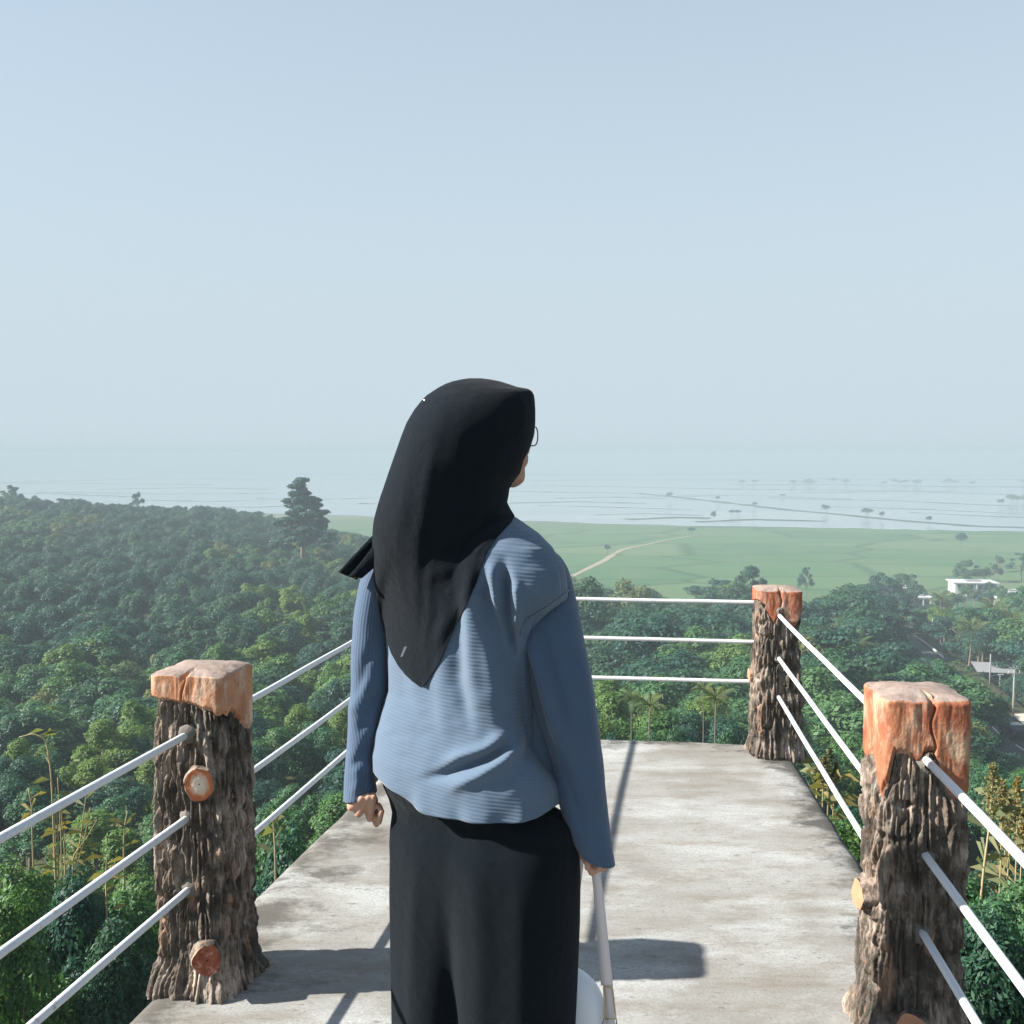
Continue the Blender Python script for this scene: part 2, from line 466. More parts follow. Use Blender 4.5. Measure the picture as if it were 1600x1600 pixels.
# ------------------------------------------------------------------ lookout platform
LA, LB = G(197, 1597), G(556, 1250)             # left edge of the slab
RA, RB = G(1338, 1338), G(1249, 1203)           # right edge of the slab
def xl_edge(y): return LA[0] + (LB[0] - LA[0]) / (LB[1] - LA[1]) * (y - LA[1])
def xr_edge(y): return RA[0] + (RB[0] - RA[0]) / (RB[1] - RA[1]) * (y - RA[1])
def make_platform():
    fy = lambda s: np.interp(s, [0, .35, .55, .75, .9, 1.0], [5.30, 5.245, 5.20, 5.16, 5.11, 5.04])
    ns, nt_ = 110, 260
    s, t = np.meshgrid(np.linspace(0, 1, ns), np.linspace(0, 1, nt_), indexing='xy')
    y = -3.0 + (fy(s) + 3.0) * t
    y = y + (t > .999) * .03 * (vnoise(s*14, 2, 0) - .5)
    xl = xl_edge(y) + .02 * (fbm(y*5, 1, 0, 3) - .5)
    xr = xr_edge(y) + .03 * (fbm(y*5, 9, 0, 3) - .5)
    x = xl + (xr - xl) * s
    z = .004 * (fbm(x*3, y*3, 0, 4) - .5)
    edge = np.minimum(np.minimum(x - xl, xr - x), fy(s) - y)
    edge_r = np.minimum(xr - x, fy(s) - y)
    edge_l = x - xl
    z = z - .010 * sstep(.03, 0, edge)
    V = np.stack([x, y, z], -1).reshape(-1, 3)
    Fc = gridfaces(nt_, ns)
    # border walls of the slab
    ring = list(range(ns)) + [i*ns + ns-1 for i in range(1, nt_)] + [(nt_-1)*ns + i for i in range(ns-2, -1, -1)] + [i*ns for i in range(nt_-2, 0, -1)]
    lo = V[ring].copy(); lo[:, 2] = -.16
    b0 = len(V); k = len(ring)
    V = np.vstack([V, lo])
    W = [[ring[i], b0+i, b0+(i+1) % k, ring[(i+1) % k]] for i in range(k)]
    Fc = np.vstack([Fc, np.array(W)])
    el = np.concatenate([edge_l.ravel(), np.zeros(k)]); er = np.concatenate([edge_r.ravel(), np.zeros(k)])
    m, nt, b = new_mat('weathered_concrete', rough=.92, spec=.15); n = N(nt)
    g = n.obj()
    g2 = n.scale(g, (1.0, 1.7, 1.0))
    c = n.ramp(n.noise(g2, .9, 6, .62), [(.32, (.172, .166, .152)), (.50, (.240, .238, .228)), (.66, (.308, .314, .310))])
    c = n.mix(n.ramp(n.noise(n.scale(g, (1.2, 4, 1)), 2.4, 8, .76), [(.46, 0.0), (.64, .7)]), c, (.165, .14, .115))
    c = n.mix(n.ramp(n.noise(n.scale(g, (1.0, 2.0, 1)), 1.4, 6, .66), [(.48, 0.0), (.62, .8)]), c, (.365, .38, .38))
    c = n.mix(n.ramp(n.noise(g, 95, 3), [(.35, .35), (.6, 0.0)]), c, (.16, .145, .125))
    c = n.mix(n.ramp(n.noise(n.scale(g, (1, 2.4, 1)), 24, 3, .6), [(.60, 0.0), (.70, .7)]), c, (.13, .122, .112))
    # black mould creeping in from the rims
    er_, el_ = n.attr('rim_r'), n.attr('rim_l')
    mo = n.noise(n.scale(g, (1.0, 1.6, 1)), 3.5, 8, .74)
    def mould(e, k0):
        v = n.math('SUBTRACT', mo, n.math('MULTIPLY', e, k0))
        return n.ramp(v, [(.37, 0.0), (.50, 1.0)])
    c = n.mix(n.math('MULTIPLY', mould(er_, 1.0), .9), c, (.055, .052, .048))
    c = n.mix(n.math('MULTIPLY', mould(el_, .52), .88), c, (.085, .078, .07))
    n.val(c, b.inputs['Base Color'])
    h = n.math('ADD', n.math('MULTIPLY', n.noise(n.scale(g, (3, 22, 1)), 6, 6, .7), .6), n.math('MULTIPLY', n.noise(g, 140, 4), .5))
    n.val(n.bump(h, .55, .004), b.inputs['Normal'])
    o = link('platform', mesh('platform', V, Fc, m, False, {'rim_r': er, 'rim_l': el}))
    tag(o, kind='structure')
    mb = MB()
    for yy in (-1.5, 1.2, 3.9):
        xc = (xl_edge(yy) + xr_edge(yy)) / 2
        mb.box((xc, yy, -1.95), (.5, .5, 3.3), -.14)
        mb.box((xc, yy, -.29), (1.5, .3, .255), -.14)
    tag(mb.build('platform_column', m), kind='structure')
make_platform()

# ------------------------------------------------------------------ faux-log posts
def bark_mat():
    m, nt, b = new_mat('cement_bark', rough=.93, spec=.12); n = N(nt)
    g = n.obj()
    st = n.scale(g, (1, 1, .22))
    c = n.ramp(n.noise(st, 46, 7, .68), [(.34, (.045, .038, .032)), (.45, (.15, .118, .096)), (.53, (.30, .24, .20)), (.64, (.44, .375, .325))])
    c = n.mix(n.ramp(n.noise(g, 5.5, 5, .65), [(.42, .85), (.62, 0.0)]), c, (.035, .033, .028))
    c = n.mix(n.ramp(n.noise(n.scale(g, (1, 1, .35)), 16, 5, .6), [(.58, 0.0), (.70, .55)]), c, (.42, .25, .17))
    c = n.mix(n.ramp(n.noise(n.scale(g, (1, 1, .5)), 9, 6, .7), [(.60, 0.0), (.72, .5)]), c, (.44, .42, .38))
    n.val(c, b.inputs['Base Color'])
    n.val(n.bump(n.noise(n.scale(g, (1, 1, .4)), 150, 5, .65), .8, .004), b.inputs['Normal'])
    return m
def cap_mat(name, o1, o2, wear, wx):
    m, nt, b = new_mat(name, rough=.68, spec=.3); n = N(nt)
    g = n.obj(); st = n.scale(g, (1, 1, .75))
    c = n.ramp(n.noise(st, 17, 6, .6), [(.33, o1), (.62, o2)])
    c = n.mix(n.ramp(n.noise(n.scale(g, (1, 1, .6)), wx, 8, .70), [(.48, 0.0), (.64, .8)]), c, wear)
    c = n.mix(n.ramp(n.noise(g, 42, 7, .75), [(.56, 0.0), (.70, .75)]), c, (.13, .085, .065))
    nz = n('ShaderNodeSeparateXYZ'); n.val(n.attr_n(), nz.inputs[0])
    top = n.ramp(nz.outputs[2], [(.70, 0.0), (.85, 1.0)])
    tc = n.ramp(n.noise(g, 22, 6, .65), [(.35, (.20, .145, .12)), (.6, (.28, .22, .19)), (.75, (.24, .22, .195))])
    n.val(n.mix(top, c, tc), b.inputs['Base Color'])
    n.val(n.bump(n.noise(st, 70, 6, .6), .75, .004), b.inputs['Normal'])
    return m
N.attr_n = lambda s: s('ShaderNodeNewGeometry').outputs['Normal']
M['bark'] = bark_mat()
M['cap_a'] = cap_mat('cap_orange', (.33, .135, .065), (.43, .215, .120), (.56, .43, .34), 16)
M['cap_b'] = cap_mat('cap_rust', (.23, .068, .036), (.34, .130, .066), (.52, .38, .26), 12)
M['cap_c'] = cap_mat('cap_brick', (.27, .070, .035), (.36, .115, .06), (.45, .30, .22), 16)
def plain_stub():
    m, nt, b = new_mat('stub_face', rough=.75, spec=.2); n = N(nt)
    g = n.obj(); at = n.attr('rad')
    f = n.math('ADD', at, n.math('MULTIPLY', n.math('SUBTRACT', n.noise(g, 60, 5), .5), .7))
    n.val(n.ramp(f, [(.25, (.66, .55, .45)), (.55, (.60, .42, .30)), (.75, (.48, .16, .06)), (.97, (.40, .13, .06))]), b.inputs['Base Color'])
    n.val(n.bump(n.noise(g, 90, 5), .5, .003), b.inputs['Normal'])
    return m
M['stub'] = plain_stub()
def stub_red():
    m, nt, b = new_mat('stub_face_red', rough=.75, spec=.2); n = N(nt)
    n.val(n.ramp(n.noise(n.obj(), 55, 6, .7), [(.35, (.16, .045, .03)), (.55, (.30, .09, .05)), (.72, (.50, .42, .36))]), b.inputs['Base Color'])
    n.val(n.bump(n.noise(n.obj(), 90, 5), .6, .003), b.inputs['Normal'])
    return m
M['stub_red'] = stub_red()
M['stub_pale'] = plain('stub_face_pale', (.42, .21, .125), .75, .2, .2, 30)
M['mortar'] = plain('mortar', (.15, .135, .12), .95, .1, .35, 30, 0, .003)

def sq(th, hw, n):                       # superellipse radius
    return hw / (np.abs(np.cos(th))**n + np.abs(np.sin(th))**n) ** (1.0/n)
def make_post(loc, yaw, H, jag, seed, label, capm, stubs, rails_z, nth=470, nz=380, notch=0.0, lean=0.0):
    root = empty('log_post', (loc[0], loc[1], 0), yaw)
    tag(root, label, 'post', 'faux-log cement posts of the lookout railing')
    th = np.linspace(0, 2*np.pi, nth, endpoint=False)
    jd, jz = np.array(jag).T                     # degrees, depth of the cap's lower rim below the top
    jz_of = lambda t: H - np.interp(np.degrees(t) % 360, jd, jz) + .008*(vnoise(np.cos(t)*14+seed, np.sin(t)*14, 1) - .5) + .007*(vnoise(np.cos(t)*40+seed, np.sin(t)*40, 4) - .5)
    jz_t = jz_of(th)
    zz = np.linspace(-.01, H - .03, nz)
    T, Z = np.meshgrid(th, zz, indexing='xy')
    hw = .112 + .004*np.sin(Z*9 + seed) + .024*sstep(.10, -.01, Z) * (.6 + .8*vnoise(np.cos(T)*2.5+seed, np.sin(T)*2.5, 2)) + .012*sstep(.75, .1, Z)
    r0 = sq(T, hw, 4.0)
    cx, cy = np.cos(T)*.115, np.sin(T)*.115
    wx = .012*(fbm(cx*14+seed, cy*14, Z*7, 3) - .5)
    q = 118.0
    a = vnoise((cx+wx)*q + seed*3, (cy+wx)*q, Z*13.0 + 2*vnoise(cx*20, cy*20, Z*6))
    rid = 1 - np.abs(2*a - 1)
    b_ = vnoise((cx+wx)*160 + seed, (cy-wx)*160, Z*36)
    c_ = fbm(cx*260 + seed, cy*260, Z*150, 3)
    brk = vnoise(cx*30 + seed, cy*30, Z*34)
    lump = fbm(cx*16+seed, cy*16, Z*9, 3) - .5
    d = -.0165*np.clip(rid*1.35-.25, 0, 1)**1.3 + .008*(b_ - .5) + .006*(c_ - .5) - .009*sstep(.62, .8, brk) + .018*lump
    under = sstep(-.004, .004, Z - jz_t[None, :])
    r = r0 + d*(1 - under)
    r = np.where(under > 0, r*(1-under) + sq(T, .090, 6)*under, r)
    V = np.stack([r*np.cos(T) + lean*Z, r*np.sin(T), Z], -1).reshape(-1, 3)
    link('bark', mesh('bark', V, gridfaces(nz, nth, True), M['bark'], True), root)
    # painted block at the head of the post
    nz2 = 46
    t2 = np.linspace(0, 1, nz2)
    zr = jz_t[None, :] + (H - jz_t[None, :]) * (t2[:, None]**.9)
    TT = np.broadcast_to(th, zr.shape)
    rr = sq(TT, .1065 + .003*(fbm(np.cos(TT)*5+seed, np.sin(TT)*5, zr*9, 3)-.5)*2, 9.0)
    rr = rr + .004*(fbm(np.cos(TT)*9+seed, np.sin(TT)*9, zr*14, 4) - .5)
    rr = rr - .010*sstep(.10, 0, t2)[:, None] - .006*sstep(.965, 1.0, t2)[:, None]
    ang = lambda c0: np.abs((np.degrees(TT) - c0 + 180) % 360 - 180)
    fc = 270 + notch
    crk = np.exp(-(ang(fc + 3*np.sin(zr*60))/1.1)**2)
    rr = rr - .012*crk - .006*np.exp(-(ang(fc)/5)**2) * sstep(.55, 1, t2)[:, None]
    zz2 = zr - .010*np.exp(-(ang(fc)/4.0)**2)*(t2[:, None]**8) - .006*(vnoise(np.cos(TT)*6+seed, np.sin(TT)*6, 3))*(t2[:, None]**10)
    V = [np.stack([rr*np.cos(TT) + lean*zr, rr*np.sin(TT), zz2], -1).reshape(-1, 3)]
    # top, slightly crowned, with the crack running in
    rt = np.linspace(.985, .02, 26)
    edge_r, edge_z = rr[-1], zz2[-1]
    X = edge_r*np.cos(th); Y = edge_r*np.sin(th)
    for f_ in rt:
        x_, y_ = X*f_, Y*f_
        dome = .012*(1 - f_**2) + .006*(fbm(x_*25+seed, y_*25, 2, 3) - .5)
        ck = .009*np.exp(-((x_ - .1065*math.sin(R(notch)) - .012*np.sin(y_*70))/.0035)**2) * sstep(-.035, -.1, y_)
        V.append(np.stack([x_ + lean*H, y_, edge_z*(f_**3) + H*(1-f_**3) + dome - ck], -1))
    V = np.vstack(V)
    rows = nz2 + len(rt)
    link('cap', mesh('cap', V, gridfaces(rows, nth, True), capm, True), root)
    # sawn branch stubs
    for (deg, z, rad, out, mat_, tilt) in stubs:
        t = R(deg)
        base = np.array([math.cos(t), math.sin(t), 0]) * float(sq(np.array(t), .108, 4))
        nrm = Vector((math.cos(t), math.sin(t), tilt)).normalized()
        rot = nrm.to_track_quat('Z', 'Y').to_matrix()
        k = 36; prof = [(1.18, -.02), (1.10, out*.5), (1.03, out*.9), (1.0, out)]
        w = np.linspace(0, 2*np.pi, k, endpoint=False)
        wob = 1 + .22*(vnoise(np.cos(w)*2+seed+deg, np.sin(w)*2, z*9) - .5)
        V = []
        for f_, h_ in prof:
            V.append(np.stack([rad*f_*wob*np.cos(w)*.92, rad*f_*wob*np.sin(w)*1.06, np.full(k, h_)], 1))
        V = np.vstack(V) + .004*(np.random.default_rng(int(deg)).random((k*4, 3)) - .5)
        V = V @ np.array(rot).T + base + np.array([lean*z, 0, z])
        st = link('branch_stub', mesh('branch_stub', V, gridfaces(4, k, True), M['bark'], True), root)
        V, rad_ = [], []
        for f_ in np.linspace(1.0, .05, 9):
            V.append(np.stack([rad*f_*wob*np.cos(w)*.92, rad*f_*wob*np.sin(w)*1.06, out + .001 + .003*(1-f_) + .003*(vnoise(w*3*f_, f_*9, seed)-.5)], 1)); rad_.append(np.full(k, f_))
        V = np.vstack(V) @ np.array(rot).T + base + np.array([lean*z, 0, z])
        link('cut_face', mesh('cut_face', V, gridfaces(9, k, True), mat_, True, {'rad': np.concatenate(rad_)}), st)
    # mortar dabbed round the pipe sockets
    for z in rails_z:
        for sgn in (-1,):
            k = 22; w = np.linspace(0, 2*np.pi, k, endpoint=False)
            V = []
            for f_, h_ in ((.033, -.018), (.024, -.004), (.016, .003), (.0100, .005)):
                wob = 1 + .7*(vnoise(np.cos(w)*2+z*31+seed, np.sin(w)*2, f_*60) - .5)
                V.append(np.stack([f_*wob*np.cos(w), np.full(k, sgn*(.108 + h_)), z + f_*wob*np.sin(w)], 1))
            link('mortar_patch', mesh('mortar_patch', np.vstack(V), gridfaces(4, k, True), M['mortar'], True), root)
    return root

RZ = (.292, .487, .712)
YL, YR = -math.atan(.172), -math.atan2(RB[0]-RA[0], RB[1]-RA[1]) - .01
pl = P(291, 1145, 2.69); PL = np.array([pl[0] - math.sin(YL)*.107 - .003, 2.69 + .107])
pr = P(1450, 1195, 2.42); PR = np.array([pr[0] - math.sin(YR)*.107, 2.42 + .107])
pf = P(1216, 1190, 4.846); PF = np.array([pf[0] - math.sin(YR)*.107, 4.846 + .107])
dl = np.array([-math.sin(YL), math.cos(YL)])
PQ = PL + dl * ((5.27 - PL[1]) / dl[1])              # far corner post, behind the person
make_post(PL, YL, .874, [(0, .145), (15, .16), (30, .185), (45, .19), (60, .18), (90, .12), (180, .07), (225, .064), (240, .070), (268, .080), (285, .084), (300, .092), (311, .104), (318, .108), (326, .114), (336, .110), (346, .120), (352, .134), (360, .145)],
          3.1, 'cement log post with two round branch stubs facing the viewer, orange block on its head', M['cap_a'],
          [(291, .590, .040, .034, M['stub'], .10), (296, .118, .040, .040, M['stub_red'], .05)], RZ, notch=-3)
make_post(PR, YR, .872, [(0, .22), (45, .20), (90, .15), (150, .2), (165, .18), (185, .16), (200, .19), (212, .235), (220, .245), (228, .20), (233, .13), (245, .135), (258, .165), (266, .13), (276, .13), (288, .19), (300, .235), (315, .25), (330, .22), (360, .22)],
          8.7, 'cement log post with tall rust-orange block, cream streak and stub at its side', M['cap_b'],
          [(190, .356, .036, .030, M['stub_pale'], 0.0), (256, .070, .040, .034, M['stub_pale'], .1)], RZ, notch=6)
make_post(PF, YR, .812, [(0, .14), (90, .10), (180, .06), (225, .05), (236, .07), (240, .11), (255, .165), (266, .12), (278, .115), (292, .17), (305, .17), (318, .12), (360, .14)],
          5.3, 'smallest-looking cement log post at the far corner of the platform with brick-red head', M['cap_c'],
          [(186, .385, .030, .022, M['stub_pale'], 0.0)], RZ, nth=260, nz=210, notch=0)
make_post(PQ, YL, .82, [(0, .14), (90, .10), (180, .06), (270, .12), (360, .14)],
          12.9, 'cement log post at the far corner hidden behind the person in black', M['cap_c'], [], RZ, nth=130, nz=110)

# ------------------------------------------------------------------ pipe rails
def rail(a, b, za, zb, label, sag=0.0, name='rail'):
    a, b = np.asarray(a, float), np.asarray(b, float)
    mb = MB(); n = 24
    t = np.linspace(0, 1, n)
    pts = np.stack([a[0] + (b[0]-a[0])*t, a[1] + (b[1]-a[1])*t, za + (zb-za)*t - sag*4*t*(1-t) + .0042*(vnoise(t*6, za*40, a[0]*9) - .5)], 1)
    mb.tube(pts, .0098, 14)
    tag(mb.build(name, M['white_paint'], None, True), label, 'rail', 'white pipe rails of the lookout')
LV = ('lowest', 'middle', 'top')
for i, z in enumerate(RZ):
    nl = PL - dl*3.3
    rail(nl, PL, z + .004, z, f'{LV[i]} white pipe running from the post with two stubs toward the viewer')
    rail(PL, PQ, z, z + .01, f'{LV[i]} white pipe from the post with two stubs away behind the person', .006)
    dr = (PF - PR) / np.linalg.norm(PF - PR)
    zr_ = (.30, .497, .726)[i]
    rail(PR - dr*3.0, PR, zr_, zr_, f'{LV[i]} white pipe running from the rust-orange headed post toward the viewer')
    rail(PR, PF, zr_, (.30, .487, .690)[i], f'{LV[i]} white pipe between the rust-orange headed post and the far corner post', .004)
    zf = [zrow(p, PF[1] - .02) for p in (1070, 1007, 945)][i]
    zq = [zrow(p, 5.2) for p in (1056.5, 994.5, 934)][i]
    rail(PQ, PF + np.array([-.02, .04]), zq, zf, f'{LV[i]} white pipe across the far end of the platform')

# ------------------------------------------------------------------ the person
PY0 = 2.20                               # depth at which she stands
PSI = R(33)                              # body turned a little to the right
UX = np.array([math.cos(PSI), -math.sin(PSI)])     # towards her right shoulder
FX = np.array([math.sin(PSI), math.cos(PSI)])      # straight ahead of her chest
def cloth_mat(name, c, rib=0.0, per=.0078, rough=.9, lift=0.0, sheen=.2):
    m, nt, b = new_mat(name, c, rough, .06); n = N(nt)
    g = n.obj()
    f = n.noise(g, 9, 4)
    n.val(n.mix(f, tuple(x*.9 for x in c), tuple(x*1.1 for x in c)), b.inputs['Base Color'])
    b.inputs['Sheen Weight'].default_value = sheen
    b.inputs['Sheen Roughness'].default_value = .5
    fine = n.noise(g, 900, 2)
    if rib:
        at = n.attr('rib')
        ph = n.math('MULTIPLY_ADD', n.noise(g, 28, 3), 1.6, n.math('MULTIPLY', at, 2*math.pi/per))
        w = n.math('MULTIPLY', n.math('SINE', ph), n.noise(g, 40, 3))
        h = n.math('MULTIPLY_ADD', fine, .12, n.math('MULTIPLY', w, rib))
        n.val(n.bump(h, .26, .0020), b.inputs['Normal'])
    else:
        n.val(n.bump(n.math('ADD', n.noise(g, 420, 3), n.math('MULTIPLY', n.noise(g, 38, 5), 2.2)), .8, .0026), b.inputs['Normal'])
    return m
M['shirt'] = cloth_mat('ribbed_blue_knit', (.086, .124, .180), 1.0)
M['sleeve'] = cloth_mat('ribbed_blue_knit_sleeve', (.060, .092, .148), 1.0, .0085)
M['scarf'] = cloth_mat('black_crepe', (.0046, .0076, .0120), rough=.9, sheen=.05)
M['trouser'] = cloth_mat('black_trouser_cloth', (.0038, .0066, .0100), rough=.95, sheen=.04)
def skin_mat():
    m, nt, b = new_mat('skin', (.50, .29, .20), .55, .35); n = N(nt)
    n.val(n.mix(n.noise(n.obj(), 60, 4), (.38, .21, .15), (.47, .275, .205)), b.inputs['Base Color'])
    b.inputs['Subsurface Weight'].default_value = .12
    b.inputs['Subsurface Radius'].default_value = (.01, .004, .002)
    b.inputs['Subsurface Scale'].default_value = .5
    return m
M['skin'] = skin_mat()
M['bag'] = plain('pale_bag_leather', (.62, .66, .72), .45, .4, .05, 12, 0, .0004)
M['strap'] = plain('pale_strap', (.60, .56, .58), .6, .3, .07, 20, 0, .0003)
M['brass'] = plain('brass', (.50, .40, .22), .3, .6, .15, 20, .9)
M['frame_metal'] = plain('glasses_frame', (.10, .09, .08), .3, .6, .1, 20, .6)
M['sole'] = plain('shoe_white', (.6, .6, .58), .6, .3)

person = empty('person', (0, 0, 0))
tag(person, 'person in black headscarf, ribbed blue top and wide black trousers, back to the viewer', 'person')

def polyd(px, py, pts):                  # distance to a polyline and place along it
    pts = np.asarray(pts, float)
    best = np.full(np.shape(px), 1e9); tt = np.zeros(np.shape(px)); sd = np.zeros(np.shape(px))
    L = np.concatenate([[0], np.cumsum(np.linalg.norm(np.diff(pts, axis=0), axis=1))])
    for i in range(len(pts)-1):
        a, b = pts[i], pts[i+1]; d = b - a; l2 = d @ d
        t = np.clip(((px-a[0])*d[0] + (py-a[1])*d[1]) / l2, 0, 1)
        ex, ey = px - a[0] - t*d[0], py - a[1] - t*d[1]
        e = np.hypot(ex, ey); k = e < best
        best = np.where(k, e, best); tt = np.where(k, (L[i] + t*math.sqrt(l2))/L[-1], tt)
        sd = np.where(k, np.sign(ex*d[1] - ey*d[0])*e, sd)
    return best, tt, sd
def crease(px, py, pts, amp, w, taper=.25):
    d, t, _ = polyd(px, py, pts)
    return amp*np.exp(-(d/w)**2)*np.clip(np.minimum(t, 1-t)/taper + .15, 0, 1)

# ---- shirt body
TS = np.array([  # row, left, right, half depth, centre depth offset
 (796, 712, 776, .050, .00), (806, 690, 800, .060, .0), (815, 664, 815, .072, .0), (830, 632, 838, .085, .0), (850, 607, 858, .095, .0), (880, 594, 876, .104, .0),
 (920, 589, 882, .111, .0), (1000, 598, 878, .116, .0), (1050, 602, 874, .117, .0), (1085, 603, 872, .119, .0), (1120, 593, 872, .124, .0), (1160, 582, 874, .130, .0),
 (1188, 577, 876, .135, .0), (1230, 578, 880, .138, .0), (1300, 582, 884, .142, .0)], float)
HEM = np.array([(560, 1188), (577, 1190), (583, 1205), (592, 1217), (606, 1230), (625, 1243), (640, 1255), (652, 1265), (668, 1273), (700, 1280), (740, 1286), (800, 1288), (840, 1280), (865, 1268), (884, 1254), (900, 1250)], float)
def smooth_tab(x, xs, ys):
    r = 0
    for o in (-9, -4.5, 0, 4.5, 9): r = r + np.interp(x + o, xs, ys)
    return r / 5
def shirt_folds(px, py):
    h = 0.0
    h = h + crease(px, py, [(755, 885), (757, 925), (764, 960), (778, 1010), (790, 1060)], -.030, 10)
    h = h + crease(px, py, [(787, 878), (789, 930), (790, 975), (800, 1040)], -.030, 8)
    h = h + crease(px, py, [(771, 880), (774, 915), (779, 948)], .011, 7)
    h = h + crease(px, py, [(806, 905), (809, 945), (806, 985)], .014, 8)
    h = h + crease(px, py, [(740, 890), (737, 960), (741, 1040), (752, 1110)], .010, 12)
    h = h + crease(px, py, [(722, 935), (716, 1000), (718, 1070), (735, 1140)], -.011, 11)
    h = h + crease(px, py, [(698, 990), (690, 1070), (697, 1150)], .006, 14)
    h = h + crease(px, py, [(662, 1216), (690, 1212), (722, 1199), (760, 1186), (800, 1160)], -.016, 8)
    h = h + crease(px, py, [(690, 1196), (725, 1180), (762, 1168), (800, 1140)], .012, 10)
    h = h + crease(px, py, [(700, 1232), (750, 1212), (792, 1184), (828, 1150)], .013, 10)
    h = h + crease(px, py, [(770, 1236), (810, 1206), (846, 1160)], -.008, 11)
    h = h + crease(px, py, [(640, 1090), (652, 1150), (690, 1200)], .004, 16)
    h = h + crease(px, py, [(618, 1040), (640, 1110), (668, 1180)], -.004, 13)
    h = h + crease(px, py, [(800, 1010), (812, 1080), (840, 1160)], -.014, 20)
    h = h + .006*(fbm(px*.014, py*.010, 2.2, 3) - .5) + .0035*(fbm(px*.035, py*.06, 4.2, 2) - .5)
    h = h - .060*sstep(0, 92, px - np.interp(py, [1080, 1130, 1200, 1285], [764, 768, 792, 818]))*sstep(915, 1000, py)*(1 - .85*sstep(1165, 1240, py))
    xr_ = px - np.interp(py, [880, 960, 1010, 1080, 1160], [757, 758, 766, 772, 770])
    h = h + .016*np.where(xr_ < 0, np.exp(-(xr_/52)**2), np.exp(-(xr_/20)**2))*sstep(862, 905, py)*sstep(1165, 1080, py)
    # small cockles along the hem
    hd = np.interp(px, HEM[:, 0], HEM[:, 1]) - py
    h = h + .004*np.sin(px*.085 + 2*vnoise(px*.03, 1, 0))*np.exp(-(hd/26)**2)
    return h
def make_shirt():
    na, nr = 260, 200
    al = np.linspace(0, 2*np.pi, na + 1)
    zt = zrow(TS[:, 0], PY0)
    t = np.linspace(0, 1, nr)
    order = np.argsort(zt)
    def params(z):
        g = lambda k: np.interp(z, zt[order], TS[order, k])
        xl, xr = (g(1)-800)/F*PY0, (g(2)-800)/F*PY0
        return (xl+xr)/2, (xr-xl)/2, g(3), g(4)
    def place(z, A):
        cx, w, B, oy = params(z)
        Aa = np.sqrt(np.maximum(w*w - (B*math.sin(PSI))**2, 1e-4)) / math.cos(PSI)
        c, s = np.cos(A), np.sin(A)
        rr = 1 / (np.abs(c)**2.35 + np.abs(s)**2.35)**(1/2.35)
        u, f = Aa*c*rr, B*s*rr
        return cx + u*UX[0] + f*FX[0], PY0 + oy + u*UX[1] + f*FX[1]
    # hem height round the body
    z0 = np.full(na+1, zrow(1250, PY0))
    for _ in range(4):
        x, y = place(z0, al)
        px, _py = proj(x, y, z0)
        zb = zrow(np.interp(px, HEM[:, 0], HEM[:, 1]), y)
        back = sstep(.15, -.15, (np.sin(al)*FX[1] + np.cos(al)*UX[1]))
        zf = zrow(1205, PY0) + (zrow(1250, PY0) - zrow(1205, PY0)) * (np.cos(al)*.5+.5)
        z0 = zb*back + zf*(1-back)
    ztop = zrow(797, PY0)
    A, T = np.meshgrid(al, t, indexing='xy')
    Z = z0[None, :] + (ztop - z0[None, :])*(T**1.0)
    X, Y = place(Z, A)
    # outward normals from the loft itself
    Pm = np.stack([X, Y, Z], -1)
    du = np.gradient(Pm, axis=1); du[:, 0] = du[:, -1] = (Pm[:, 1] - Pm[:, -2]) / 2
    nv = np.cross(du, np.gradient(Pm, axis=0)); nv /= np.linalg.norm(nv, axis=-1, keepdims=True) + 1e-12
    px, py = proj(X, Y, Z)
    h = shirt_folds(px, py) * sstep(.25, -.25, nv[..., 1])
    h = h + .004*(fbm(X*14, Y*14, Z*9, 3) - .5)
    Pm = Pm + nv*h[..., None]
    Pm[:, -1] = Pm[:, 0]
    V = Pm.reshape(-1, 3)
    Fc = gridfaces(nr, na+1)
    rib = (Z + .10*X + .01*(fbm(X*6, Y*6, Z*6, 2)-.5)).ravel()
    o = link('top', mesh('top', V, Fc, M['shirt'], True, {'rib': rib}), person)
    so = o.modifiers.new('thick', 'SOLIDIFY'); so.thickness = .0035; so.offset = -1
    return V, Fc, o
SV, SF, shirt_o = make_shirt()

